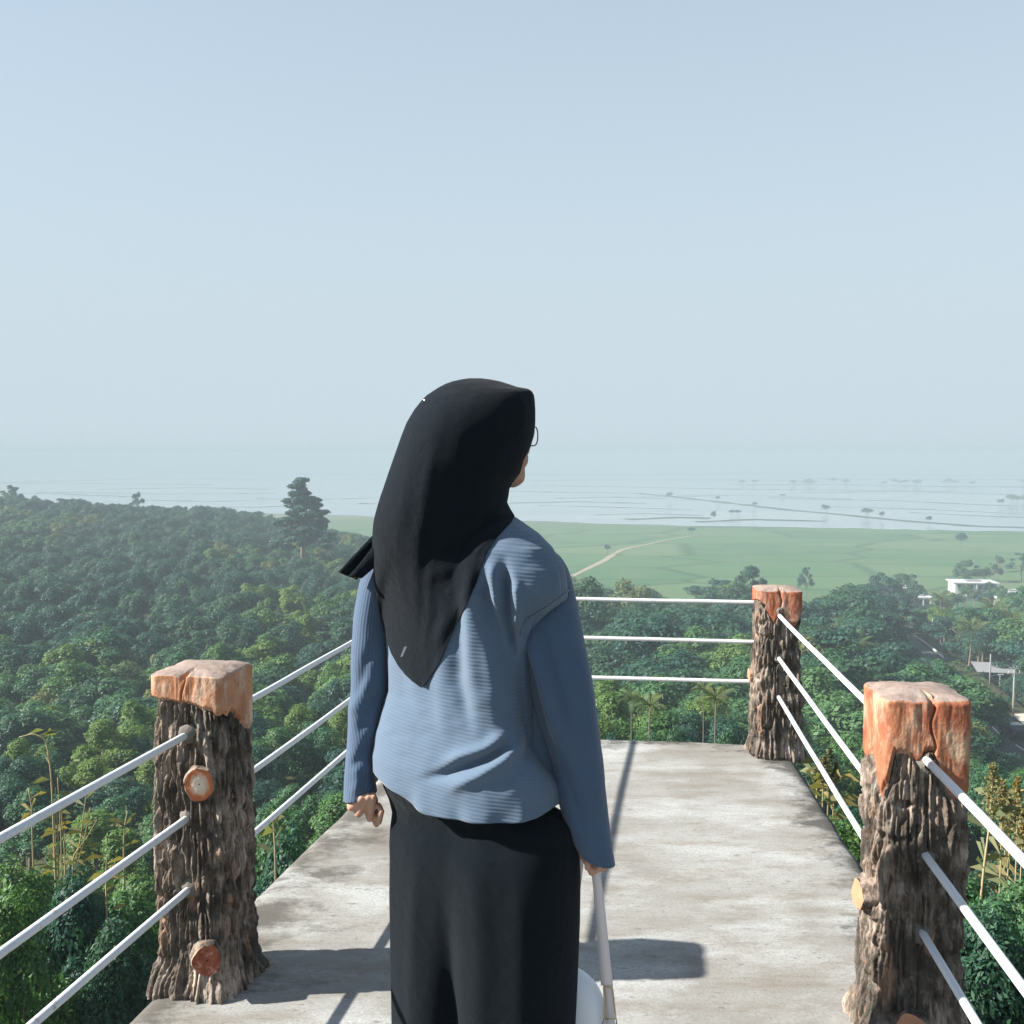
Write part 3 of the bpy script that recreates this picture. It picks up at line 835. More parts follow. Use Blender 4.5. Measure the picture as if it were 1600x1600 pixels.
# ---- sleeves
def sleeve(rows, depths, half, tab_folds, ntop=0, back_ridge=()):
    rows = np.asarray(rows, float)
    nr, na = 170, 96
    t = np.linspace(0, 1, nr)
    s = np.concatenate([[0], np.cumsum(np.hypot(np.diff((rows[:, 1]+rows[:, 3])/2), np.diff((rows[:, 2]+rows[:, 4])/2)))]); s /= s[-1]
    sm = lambda v: sum(np.interp(np.clip(t+o, 0, 1), s, v) for o in (-.03, -.015, 0, .015, .03))/5
    lx, ly, rx, ry = (sm(rows[:, k]) for k in (1, 2, 3, 4))
    Yc, hd = np.interp(t, s, depths), np.interp(t, s, half)
    al = np.linspace(0, 2*np.pi, na+1)
    Pm = np.zeros((nr, na+1, 3)); rib = np.zeros((nr, na+1))
    for i in range(nr):
        a, b = P(lx[i], ly[i], Yc[i]), P(rx[i], ry[i], Yc[i])
        c = (a+b)/2; u = (b-a)/2
        f = np.array([0, 1.0, 0]) * hd[i]
        Pm[i] = c + np.cos(al)[:, None]*u + np.sin(al)[:, None]*f
        rib[i] = al*(np.linalg.norm(u)+hd[i])/2
    du = np.gradient(Pm, axis=1); du[:, 0] = du[:, -1] = (Pm[:, 1]-Pm[:, -2])/2
    nv = np.cross(du, np.gradient(Pm, axis=0)); nv /= np.linalg.norm(nv, axis=-1, keepdims=True)+1e-12
    cen = Pm.mean(1, keepdims=True)
    sg = np.sign(((Pm-cen)*nv).sum(-1).mean()); nv *= sg
    px, py = proj(Pm[..., 0], Pm[..., 1], Pm[..., 2])
    h = tab_folds(px, py)*sstep(.2, -.3, nv[..., 1])
    h = h + .007*(fbm(Pm[..., 0]*11, Pm[..., 1]*11, Pm[..., 2]*8, 3)-.5)
    Pm = Pm + nv*h[..., None]; Pm[:, -1] = Pm[:, 0]
    V = Pm.reshape(-1, 3); Fc = gridfaces(nr, na+1)
    if sg < 0: Fc = Fc[:, ::-1].copy()
    o = link('sleeve', mesh('sleeve', V, Fc, M['sleeve'], True, {'rib': rib.ravel()}), shirt_o)
    so = o.modifiers.new('thick', 'SOLIDIFY'); so.thickness = .003; so.offset = -1
    return V, Fc
def rfold(px, py):
    h = crease(px, py, [(828, 985), (848, 1045), (864, 1105), (880, 1170)], .028, 9)
    h = h + crease(px, py, [(845, 985), (868, 1070), (886, 1140)], -.007, 9)
    h = h + crease(px, py, [(808, 980), (850, 958), (893, 921)], -.007, 6, .1)
    h = h + crease(px, py, [(905, 1010), (920, 1100), (932, 1200)], .005, 10)
    h = h + crease(px, py, [(868, 1180), (892, 1240), (915, 1300)], -.006, 10)
    h = h + crease(px, py, [(905, 1200), (925, 1230), (946, 1245)], .004, 8)
    return h
def lfold(px, py):
    h = crease(px, py, [(590, 1000), (570, 1040), (556, 1100)], -.006, 9)
    h = h + crease(px, py, [(600, 1080), (578, 1110), (560, 1150)], -.008, 9)
    h = h + crease(px, py, [(575, 1060), (560, 1090), (548, 1120)], .006, 9)
    h = h + crease(px, py, [(580, 1160), (562, 1185), (548, 1200)], -.006, 8)
    h = h + crease(px, py, [(556, 1195), (560, 1220), (552, 1245)], .005, 8)
    h = h + crease(px, py, [(572, 1190), (576, 1220), (580, 1240)], .005, 7)
    return h
RS = [(0, 794, 850, 834, 846), (0, 797, 874, 864, 858), (0, 801, 915, 886, 880), (0, 806, 955, 898, 922), (0, 812, 1000, 911, 985), (0, 824, 1062, 922, 1050), (0, 842, 1125, 933, 1120), (0, 862, 1190, 943, 1190), (0, 870, 1252, 950, 1262), (0, 889, 1305, 955, 1312), (0, 904, 1330, 960, 1347), (0, 908, 1338, 961, 1353)]
RVv, RFf = sleeve(RS, [2.20, 2.20, 2.195, 2.18, 2.158, 2.145, 2.138, 2.135, 2.12, 2.108, 2.102, 2.10], [.062, .070, .076, .077, .074, .070, .066, .060, .054, .049, .047, .046], rfold)
LS = [(0, 606, 842, 640, 862), (0, 580, 862, 625, 890), (0, 563, 905, 612, 930), (0, 553, 960, 610, 975), (0, 548, 1020, 612, 1025), (0, 547, 1075, 612, 1075), (0, 544, 1130, 598, 1122), (0, 541, 1180, 585, 1172), (0, 539, 1215, 584, 1205), (0, 538, 1245, 588, 1232), (0, 537, 1253, 589, 1240)]
LVv, LFf = sleeve(LS, [2.25, 2.26, 2.27, 2.28, 2.285, 2.285, 2.28, 2.27, 2.265, 2.26, 2.26], [.055, .060, .060, .058, .056, .055, .05, .045, .042, .042, .042], lfold)
# stitched seam where the drop shoulder meets the sleeve
def on_cloth(bv, px, py, lift):
    d = Vector(ray(px, py)).normalized()
    hit = bv.ray_cast(Vector((0, 0, CAM_H)), d)
    if hit[0] is None: return None
    return np.array(hit[0] - d*lift)
cl = BVHTree.FromPolygons([tuple(v) for v in np.vstack([SV, RVv, LVv])], [tuple(f) for f in SF] + [tuple(f + len(SV)) for f in RFf] + [tuple(f + len(SV) + len(RVv)) for f in LFf])
sm_ = [on_cloth(cl, px, py, .002) for px, py in zip(np.interp(np.linspace(0, 1, 40), [0, .2, .6, 1], [813, 822, 855, 889]), np.interp(np.linspace(0, 1, 40), [0, .2, .6, 1], [992, 968, 948, 922]))]
MB().tube([p for p in sm_ if p is not None], .0022, 6).build('seam', M['shirt'], shirt_o, True)

# ---- headscarf: near sheet, far sheet
ST = np.array([(591.5, 733, 751), (593, 722, 764), (596, 708, 780), (600, 697, 793), (605, 687, 808), (608, 682, 825), (612, 676, 831), (618, 667, 834), (625, 660, 835), (640, 648, 836), (660, 636, 836), (680, 628, 834), (700, 621, 828), (720, 614, 818),
 (740, 607, 812), (755, 602, 800), (764, 599, 795.5), (775, 595, 794), (785, 592, 792), (795, 589, 797), (806, 586, 804), (815, 584, 800), (825, 583, 790), (840, 582, 776), (860, 582, 762), (880, 583, 754), (910, 585, 745), (940, 589, 731), (970, 596, 716),
 (1000, 604, 702), (1020, 611, 694), (1040, 622, 684), (1055, 634, 674), (1065, 645, 667), (1072, 655, 661)], float)
def scarf_folds(px, py):
    h = crease(px, py, [(655, 655), (634, 740), (622, 830), (628, 930), (645, 1010)], .005, 14)
    h = h + crease(px, py, [(690, 640), (668, 740), (652, 840), (650, 950), (656, 1030)], .010, 13)
    h = h + crease(px, py, [(672, 800), (664, 900), (662, 990)], -.006, 9)
    h = h + crease(px, py, [(792, 790), (770, 836), (735, 872), (690, 896), (655, 902)], .011, 12)
    h = h + crease(px, py, [(786, 765), (752, 820), (715, 850), (675, 862)], -.008, 12)
    h = h + crease(px, py, [(742, 905), (712, 955), (682, 1010), (662, 1050)], .006, 9)
    h = h + crease(px, py, [(725, 905), (700, 945), (672, 990)], -.005, 9)
    h = h + crease(px, py, [(790, 640), (800, 690), (790, 745), (780, 775)], -.005, 13)
    h = h + crease(px, py, [(816, 615), (820, 650), (816, 690)], .005, 8)
    h = h + crease(px, py, [(770, 600), (735, 640), (715, 700)], .004, 18)
    h = h + .005*(fbm(px*.018, py*.009, 6, 3)-.5) + .0050*(fbm(px*.045, py*.016, 3, 4)-.5)
    h = h + crease(px, py, [(672, 870), (668, 950), (664, 1040)], .010, 9) + crease(px, py, [(718, 900), (695, 960), (675, 1020)], .010, 10)
    return h*.42
def blur(a, n):
    for _ in range(n):
        p = np.pad(a, 1, mode='edge')
        a = (p[:-2, 1:-1] + p[2:, 1:-1] + p[1:-1, :-2] + p[1:-1, 2:] + 4*a)/8
    return a
def make_scarf():
    nr, nc = 230, 130
    rows = np.concatenate([np.linspace(591.5, 625, 40)[:-1], np.linspace(625, 1072, nr-39)])
    s = np.sin(np.linspace(-1, 1, nc)*np.pi/2*.93)/math.sin(np.pi/2*.93)
    Lx, Rx = np.interp(rows, ST[:, 0], ST[:, 1]), np.interp(rows, ST[:, 0], ST[:, 2])
    k = 1 - np.exp(-((rows-591.5)/20))
    Lx = Lx*(1) + 0; Rx = Rx
    S_, RW = np.meshgrid(s, rows, indexing='xy')
    PX = (Lx[:, None]+Rx[:, None])/2 + S_*(Rx-Lx)[:, None]/2
    PY = RW
    YH = 2.185
    top = np.clip((rows-591)/95, 0, 1)
    bul = .118*np.sqrt(1-(1-top)**2.2)*np.interp(rows, [591, 720, 800, 900], [1, 1, .95, .92])
    prof = (1-np.abs(S_)**2.3)**(1/2.0)
    prof = prof*(1 + .10*S_*(-1))
    Yhead = YH - bul[:, None]*prof
    Yt = np.full(PX.shape, np.nan)
    for i in range(0, len(rows)):
        if rows[i] < 800: continue
        for j in range(nc):
            p = on_cloth(cl, PX[i, j], PY[i, j], 0)
            if p is not None: Yt[i, j] = p[1]
    # fill misses with the nearest hit of the row
    for i in range(len(rows)):
        r = Yt[i]; ok = ~np.isnan(r)
        if ok.any(): Yt[i] = np.interp(np.arange(nc), np.where(ok)[0], r[ok])
    bad = np.isnan(Yt); Yt[bad] = 9
    w = sstep(800, 985, PY)
    base = np.where(bad, Yhead, np.minimum(Yt, 2.3) - .004)
    Yc = Yhead*(1-w) + base*w
    bl = sstep(765, 800, PY)
    Yc = Yc*(1-bl) + blur(Yc, 110)*bl
    hang = .014*sstep(740, 880, PY)*sstep(1068, 930, PY)*(1-np.abs(S_+.15)**2).clip(0)     # the cloth hangs clear of the back
    Yc = Yc - hang
    lim = np.where(bad, 9, Yt - .0035)
    for _ in range(3):
        Yc = np.minimum(Yc, lim); Yc = Yc*(1-bl) + blur(Yc, 4)*bl
    Yc = np.minimum(Yc, lim+.001)
    Yc = Yc - scarf_folds(PX, PY)*np.clip((1-np.abs(S_))*6, 0.1, 1)
    D = np.stack([(PX-800)/F, CP + (800-PY)/F*SP, -SP + (800-PY)/F*CP], -1)
    T = Yc/D[..., 1]
    Vn = D*T[..., None] + np.array([0, 0, CAM_H])
    # far sheet shares the outline, closes the hood and covers the chest
    nf = int(np.argmax(rows > 862))
    Yf = YH + (bul[:nf, None]*.92)*prof[:nf] + sstep(800, 860, PY[:nf])*.03
    ed = sstep(.90, 1.0, np.abs(S_[:nf]))
    Yf = Yf*(1-ed) + np.maximum(Yc[:nf], 0)*ed
    T = Yf/D[:nf, :, 1]
    # keep true size on the far side: offset straight back from the near outline
    Vf = np.stack([D[:nf, :, 0]*(YH/D[:nf, :, 1]), Yf, D[:nf, :, 2]*(YH/D[:nf, :, 1]) + CAM_H], -1)
    Vf = Vf*(1-ed[..., None]) + Vn[:nf]*ed[..., None]
    F1 = gridfaces(len(rows), nc)
    keep = []
    for i in range(nf-1):
        for j in range(nc-1):
            if 618 < rows[i] < 772 and s[j] > .10 + .25*((rows[i]-695)/77)**2: continue
            a = len(rows)*nc + i*nc + j
            keep.append((a, a+nc, a+nc+1, a+1))
    V = np.vstack([Vn.reshape(-1, 3), Vf.reshape(-1, 3)])
    Fc = np.vstack([F1, np.array(keep)])
    me = mesh('headscarf', V, Fc, M['scarf'], True)
    bm = bmesh.new(); bm.from_mesh(me)
    bmesh.ops.remove_doubles(bm, verts=bm.verts, dist=.0004)
    bmesh.ops.recalc_face_normals(bm, faces=bm.faces)
    bm.to_mesh(me); bm.free()
    me.polygons.foreach_set('use_smooth', np.ones(len(me.polygons), bool))
    o = link('headscarf', me, person)
    so = o.modifiers.new('thick', 'SOLIDIFY'); so.thickness = .0016; so.offset = 0
    return o, Vn, rows, s
scarf_o, SCN, SCR, SCS = make_scarf()
def scarf_tail():
    n, k = 40, 14
    t = np.linspace(0, 1, n)
    ax = np.interp(t, [0, .3, .75, 1], [592, 577, 546, 529]); ay = np.interp(t, [0, .3, .75, 1], [828, 842, 875, 894])
    bx = np.interp(t, [0, .3, .75, 1], [592, 585, 570, 557]); by = np.interp(t, [0, .3, .75, 1], [868, 868, 893, 906])
    V = []
    for i in range(n):
        for j in range(k):
            f = j/(k-1)
            Y = 2.19 + .02*t[i] - .006*math.sin(f*math.pi*2.2 + 1.0)*(.3+t[i]*.7) - .01*f
            V.append(P(ax[i]+(bx[i]-ax[i])*f, ay[i]+(by[i]-ay[i])*f, Y))
    o = link('scarf_tail', mesh('scarf_tail', V, gridfaces(n, k), M['scarf'], True), scarf_o)
    so = o.modifiers.new('thick', 'SOLIDIFY'); so.thickness = .003; so.offset = 0
    # second lap of the same end
    V = []
    for i in range(n):
        for j in range(k):
            f = j/(k-1)
            Y = 2.165 + .02*t[i] - .003*math.sin(f*math.pi*1.5)
            x0 = ax[i]*.45 + bx[i]*.55; y0 = ay[i]*.45 + by[i]*.55
            x1 = np.interp(t[i], [0, .5, 1], [600, 588, 566]); y1 = np.interp(t[i], [0, .5, 1], [880, 884, 903])
            V.append(P(x0+(x1-x0)*f, y0+(y1-y0)*f, Y))
    o = link('scarf_tail', mesh('scarf_tail', V, gridfaces(n, k), M['scarf'], True), scarf_o)
    so = o.modifiers.new('thick', 'SOLIDIFY'); so.thickness = .003; so.offset = 0
scarf_tail()
def scarf_point(px, py, lift):
    i = int(np.argmin(np.abs(SCR-py))); row = SCN[i]
    qx, qy = proj(row[:, 0], row[:, 1], row[:, 2])
    Y = float(np.interp(px, qx, row[:, 1]))
    return P(px, py, Y - lift)
a, b = scarf_point(628, 1026, .004), scarf_point(634, 1011, .004)
w_ = np.array([.0035, 0, .0005])
mb = MB().add([a-w_, a+w_, b+w_, b-w_, a-w_+[0, .001, 0], a+w_+[0, .001, 0], b+w_+[0, .001, 0], b-w_+[0, .001, 0]], [(0,1,2,3), (7,6,5,4), (0,4,5,1), (1,5,6,2), (2,6,7,3), (3,7,4,0)])
mb.build('tag', plain('scarf_tag', (.62, .62, .60), .6), scarf_o)
pc = scarf_point(664, 626, .003)
mb = MB(); mb.tube([pc + [0, -.002, 0], pc + [0, .004, 0]], .0028, 8); mb.build('pin', M['brass'], scarf_o, True)

# ---- trousers
def make_trousers():
    T_ = np.array([(1175, 594, 832, .095), (1215, 588, 838, .098), (1240, 594, 848, .100), (1254, 599, 874, .104), (1262, 602, 889, .107), (1272, 605, 893, .110), (1285, 609, 896, .114), (1304, 607, 898, .124), (1330, 606, 899, .130), (1350, 607, 900, .132), (1420, 608, 899, .134), (1500, 609, 896, .134), (1600, 610, 892, .134), (1700, 610, 893, .138), (1765, 610, 892, .136)], float)
    nr, na = 150, 200
    al = np.linspace(0, 2*np.pi, na, endpoint=False)
    z = np.linspace(zrow(1762, PY0), zrow(1176, PY0), nr)
    zt = zrow(T_[:, 0], PY0); o_ = np.argsort(zt)
    g = lambda k: np.interp(z, zt[o_], T_[o_, k])
    xl, xr, B = (g(1)-800)/F*PY0, (g(2)-800)/F*PY0, g(3)
    cx, w = (xl+xr)/2, (xr-xl)/2
    Aa = np.sqrt(w*w - (B*math.sin(PSI))**2)/math.cos(PSI)
    A, Z = np.meshgrid(al, z, indexing='xy')
    c, s = np.cos(A), np.sin(A)
    rr = 1/(np.abs(c)**2.5 + np.abs(s)**2.5)**(1/2.5)
    low = sstep(zrow(1330, PY0), zrow(1650, PY0), Z)
    grv = np.exp(-((np.cos(A)+.05)/.16)**2)*(.035 + .40*low)
    rr = rr*(1-grv)
    fold = 0
    for c0, wd, am in ((-1.95, .10, .006), (-1.25, .14, .007), (-2.45, .10, .005), (-.85, .10, .005), (1.2, .15, .01), (2.0, .15, .01)):
        dd = (A - (c0 % (2*np.pi)) - .25*(.6-Z)*np.sign(np.cos(c0)) + np.pi) % (2*np.pi) - np.pi
        fold = fold + am*np.exp(-(dd/wd)**2)*sstep(zrow(1260, PY0), zrow(1420, PY0), Z)
    fold = fold + .010*(fbm(np.cos(A)*3, np.sin(A)*3, Z*3.5, 3)-.5)
    u, f = (Aa[:, None]*c)*rr + fold*c*.3, (B[:, None]*s)*rr + fold*s
    V = np.stack([cx[:, None] + u*UX[0] + f*FX[0], PY0 + u*UX[1] + f*FX[1], Z], -1).reshape(-1, 3)
    o = link('trousers', mesh('trousers', V, gridfaces(nr, na, True), M['trouser'], True), person)
    so = o.modifiers.new('thick', 'SOLIDIFY'); so.thickness = .003; so.offset = -1
make_trousers()

# ---- body: one continuous surface grown from overlapping tapered limbs
def capsule(mb, a, b, ra, rb, seg=14):
    a, b = np.asarray(a, float), np.asarray(b, float)
    d = b-a; l = np.linalg.norm(d); d = d/l
    pts, rad = [], []
    for k in range(6):
        t = math.pi/2*k/5
        pts.append(a - d*ra*math.cos(t)); rad.append(max(ra*math.sin(t), ra*.03))
    for k in range(6):
        t = math.pi/2*k/5
        pts.append(b + d*rb*math.sin(t)); rad.append(max(rb*math.cos(t), rb*.03))
    mb.tube(pts, rad, seg)
def ellipsoid(mb, c, r, rot=None, seg=26, rings=16, fn=None):
    V = []
    for i in range(rings+1):
        ph = math.pi*(i+.001 if i == 0 else (i-.001 if i == rings else i))/rings
        for k in range(seg):
            w = 2*math.pi*k/seg
            p = np.array([math.sin(ph)*math.cos(w), math.sin(ph)*math.sin(w), math.cos(ph)])
            if fn: p = fn(p)
            p = p*np.asarray(r)
            V.append(p)
    V = np.array(V)
    if rot is not None: V = V @ rot.T
    V = V + np.asarray(c)
    Fc = [tuple(q) for q in gridfaces(rings+1, seg, True, True)] + [tuple(range(seg)), tuple((rings)*seg + k for k in range(seg))[::-1]]
    mb.add(V, Fc)
HY = R(58)                                # the head is turned further right than the body
hf = np.array([math.sin(HY), math.cos(HY), 0]); hr = np.array([math.cos(HY), -math.sin(HY), 0]); hz = np.array([0, 0, 1.0])
HR = np.stack([hr, hf, hz], 1)            # head frame: x = her right, y = ahead, z = up
HC = P(757, 684, 2.185)
def head(x, y, z): return HC + HR @ np.array([x, y, z])
def body():
    mb = MB()
    def shape(p):
        q = p.copy()
        if q[2] < 0:                      # jaw narrows and comes forward
            k = -q[2]
            q[0] *= 1 - .34*k*k
            q[1] = q[1]*(1 - .18*k) + .10*k
        return q
    ellipsoid(mb, HC, (.071, .090, .106), HR, 30, 20, shape)
    capsule(mb, head(0, .062, -.080), head(0, .070, -.086), .026, .022)          # chin
    capsule(mb, head(.034, .035, -.062), head(.012, .066, -.084), .026, .022)    # right side of the jaw
    capsule(mb, P(804, 702, 2.20), P(806, 744, 2.205), .0215, .0205)
    capsule(mb, head(-.034, .035, -.062), head(-.012, .066, -.084), .026, .022)
    capsule(mb, head(.038, .052, -.022), head(.030, .062, -.045), .026, .026)    # cheeks
    capsule(mb, head(-.038, .052, -.022), head(-.030, .062, -.045), .026, .026)
    capsule(mb, head(0, .082, .012), head(0, .101, -.026), .008, .0125, 10)      # nose
    capsule(mb, head(.010, .088, -.028), head(.004, .092, -.030), .008, .008, 8)
    capsule(mb, head(-.010, .088, -.028), head(-.004, .092, -.030), .008, .008, 8)
    capsule(mb, head(.030, .072, .026), head(.006, .082, .022), .009, .008, 8)   # brow
    capsule(mb, head(-.030, .072, .026), head(-.006, .082, .022), .009, .008, 8)
    capsule(mb, head(-.017, .082, -.049), head(.017, .082, -.049), .0055, .0055, 8)   # lips
    capsule(mb, head(-.014, .083, -.057), head(.014, .083, -.057), .006, .006, 8)
    for sx in (-1, 1):
        capsule(mb, head(sx*.074, -.004, .012), head(sx*.074, 0, -.022), .011, .008, 8)  # ears
    nb = P(735, 815, 2.205)
    capsule(mb, head(0, -.012, -.06), nb, .050, .046)
    chest, waist, hip = P(735, 905, 2.215), P(742, 1090, 2.20), P(750, 1215, 2.20)
    for o_, rr in ((-.07, .058), (0, .064), (.05, .056)):
        off = np.array([UX[0], UX[1], 0])*o_
        capsule(mb, chest + off, waist + off*.7, rr, .056)
        capsule(mb, waist + off*.7, hip + off*.6, .058, .060)
    capsule(mb, P(650, 874, 2.245), P(815, 880, 2.19), .034, .034)
    # right arm, down to the wrist in the cuff
    sR, eR, wR = P(834, 905, 2.205), P(880, 1110, 2.165), P(929, 1315, 2.10)
    capsule(mb, sR, eR, .034, .030); capsule(mb, eR, wR, .032, .022)
    # right hand closed round the strap
    pR = P(929, 1330, 2.10)
    capsule(mb, wR, pR, .024, .027); capsule(mb, pR + [-.010, .004, -.004], pR + [.014, -.004, -.022], .024, .020)
    for i in range(4):
        k = pR + np.array([.012 - .002*i, -.024 + .0165*i, -.024])
        capsule(mb, pR + np.array([.010, -.024 + .0165*i, .0]), k, .0085, .008, 8)
        capsule(mb, k, k + np.array([-.020, .001, -.012]), .008, .0075, 8)
        capsule(mb, k + np.array([-.020, .001, -.012]), k + np.array([-.026, .002, .006]), .0075, .0065, 8)
    capsule(mb, pR + np.array([-.016, -.018, .006]), pR + np.array([-.016, -.030, -.022]), .0095, .008, 8)
    # left arm
    sL, eL, wL = P(600, 890, 2.255), P(579, 1080, 2.285), P(563, 1222, 2.26)
    mL = P(582, 1010, 2.283)
    capsule(mb, sL, mL, .030, .028); capsule(mb, mL, eL, .031, .031); capsule(mb, eL, wL, .030, .022)
    pk = P(566, 1244, 2.262)
    capsule(mb, wL, pk, .023, .025)
    capsule(mb, P(558, 1240, 2.268), P(578, 1252, 2.264), .021, .019)
    # fingers of the left hand: folded back up towards the palm
    FG = [((549, 1240), (548.5, 1261), (565, 1247), (562, 1241)), ((560, 1246), (560, 1271), (575.5, 1246), (571, 1240)), ((573, 1250), (578, 1278), (583.5, 1246), (581, 1241)), ((583, 1255), (592, 1284), (596, 1268), (592, 1258))]
    for i, (kn, pip, dip, tip) in enumerate(FG):
        r_ = (.0100, .0098, .0094, .0078)[i]
        a_, b_, c_, d_ = P(*kn, 2.262), P(*pip, 2.240), P(*dip, 2.222), P(*tip, 2.236)
        capsule(mb, a_, b_, r_*1.12, r_, 10); capsule(mb, b_, c_, r_, r_*.9, 10); capsule(mb, c_, d_, r_*.9, r_*.8, 10)
    capsule(mb, P(560, 1252, 2.268), P(586, 1266, 2.262), .016, .014)
    t0, t1, t2 = P(574, 1250, 2.275), P(583, 1275, 2.262), P(588, 1288, 2.252)
    capsule(mb, t0, t1, .0115, .0095, 10); capsule(mb, t1, t2, .0095, .0075, 10)
    # legs and feet
    for sx in (-1, 1):
        off = np.array([UX[0], UX[1], 0])*sx*.095
        h_ = hip + off*.75; h_[2] = .66
        kn = np.array([h_[0], h_[1]+.01, .42]) + off*.12; an = np.array([kn[0], kn[1]-.012, .075])
        capsule(mb, h_, kn, .066, .050); capsule(mb, kn, an, .050, .032)
        fw = np.array([FX[0], FX[1], 0])
        capsule(mb, an + [0, 0, -.03] - fw*.03, an + fw*.13 + [0, 0, -.048], .033, .022)
    me0 = mb.me('body', M['skin'])
    tmp = bpy.data.objects.new('body', me0); COL.objects.link(tmp)
    rm = tmp.modifiers.new('r', 'REMESH'); rm.mode = 'VOXEL'; rm.voxel_size = .0028; rm.use_smooth_shade = True
    sm = tmp.modifiers.new('s', 'SMOOTH'); sm.factor = .5; sm.iterations = 5
    dg = bpy.context.evaluated_depsgraph_get()
    me = bpy.data.meshes.new_from_object(tmp.evaluated_get(dg))
    bpy.data.objects.remove(tmp)
    me.name = 'body'
    if not me.materials: me.materials.append(M['skin'])
    me.polygons.foreach_set('use_smooth', np.ones(len(me.polygons), bool))
    o = link('body', me, person)
    # nails on the curled fingers
    nm = plain('nail', (.62, .40, .33), .3, .5, .05)
    for i in (0, 1, 2):
        c_ = P(*FG[i][2], 2.222 - .0068); u = P(*FG[i][3], 2.236 - .004) - c_
        c_ = c_ + u*.35
        u = u/np.linalg.norm(u); s_ = np.cross(u, [0, 1, 0]); s_ /= np.linalg.norm(s_)
        V = [c_ + u*.0045*math.cos(w) + s_*.0034*math.sin(w) + np.array([0, -.0009*(1 if True else 0), 0]) for w in np.linspace(0, 2*np.pi, 10, endpoint=False)]
        V += [v + np.array([0, .0015, 0]) for v in V]
        link('fingernail', mesh('fingernail', V, [tuple(range(10)), tuple(range(19, 9, -1))] + [(j, 10+j, 10+(j+1) % 10, (j+1) % 10) for j in range(10)], nm), o)
    ew, ei = plain('eye_white', (.75, .73, .70), .2, .5, .03), plain('iris', (.03, .02, .015), .15, .5, .1)
    for sx in (-1, 1):
        mb = MB(); ellipsoid(mb, head(sx*.031, .070, .010), (.0125, .0125, .0115), HR, 16, 10)
        e = mb.build('eye', ew, o, True)
        mb = MB(); ellipsoid(mb, head(sx*.031, .0795, .010), (.0055, .0035, .0055), HR, 12, 8); mb.build('iris', ei, e, True)
body()
def shoes():
    for sx in (-1, 1):
        off = np.array([UX[0], UX[1], 0])*sx*.103
        hip = P(750, 1215, 2.20) + off*.98
        fw = np.array([FX[0], FX[1], 0]); sd = np.array([UX[0], UX[1], 0])
        c = np.array([hip[0], hip[1], 0]) + fw*.05
        def ring(sc, z, n=28):
            w = np.linspace(0, 2*np.pi, n, endpoint=False)
            ln, wd = .128*sc, .045*sc*(1+.12*np.cos(w))
            return [c + fw*ln*math.cos(a) + sd*wd[i]*math.sin(a) + np.array([0, 0, z]) for i, a in enumerate(w)]
        V = ring(.98, .002) + ring(1.03, .012) + ring(1.02, .028); n = 28
        so = link('shoe', mesh('shoe', V, [tuple(q) for q in gridfaces(3, n, True)] + [tuple(range(n))[::-1], tuple(range(2*n, 3*n))], M['sole'], True), person)
        V = ring(1.0, .028) + ring(.97, .05) + ring(.80, .075) + ring(.5, .095)
        link('upper', mesh('upper', V, [tuple(q) for q in gridfaces(4, n, True)], M['trouser'], True), so)
shoes()
# ---- glasses
def glasses():
    g = empty('glasses', (0, 0, 0)); g.parent = person
    for sx in (-1, 1):
        mb = MB(); w = np.linspace(0, 2*np.pi, 28)
        pts = [head(sx*.034 + .026*math.copysign(abs(math.cos(a))**.75, math.cos(a)), .102 - .10*abs(sx*.034 + .026*math.cos(a))**1.3*2.2, .004 + .021*math.copysign(abs(math.sin(a))**.8, math.sin(a))) for a in w]
        mb.tube(pts, .0014, 6, False); r = mb.build('rim', M['frame_metal'], g, True)
        c = np.mean(pts[:-1], 0)
        gm = bpy.data.materials.get('lens_glass')
        if gm is None:
            gm, nt, b = new_mat('lens_glass', (1, 1, 1), .02, .5); b.inputs['Transmission Weight'].default_value = 1; b.inputs['IOR'].default_value = 1.02
        link('lens', mesh('lens', list(pts[:-1]) + [c], [(i, (i+1) % 27, 27) for i in range(27)], gm, True), r)
        mb = MB(); mb.tube([head(sx*.060, .088, .012), head(sx*.0775, .062, .014), head(sx*.079, 0, .016), head(sx*.076, -.02, -.002)], .0014, 6); mb.build('temple', M['frame_metal'], g, True)
    mb = MB(); mb.tube([head(-.009, .101, .006), head(0, .105, .010), head(.009, .101, .006)], .0012, 6); mb.build('bridge', M['frame_metal'], g, True)
glasses()

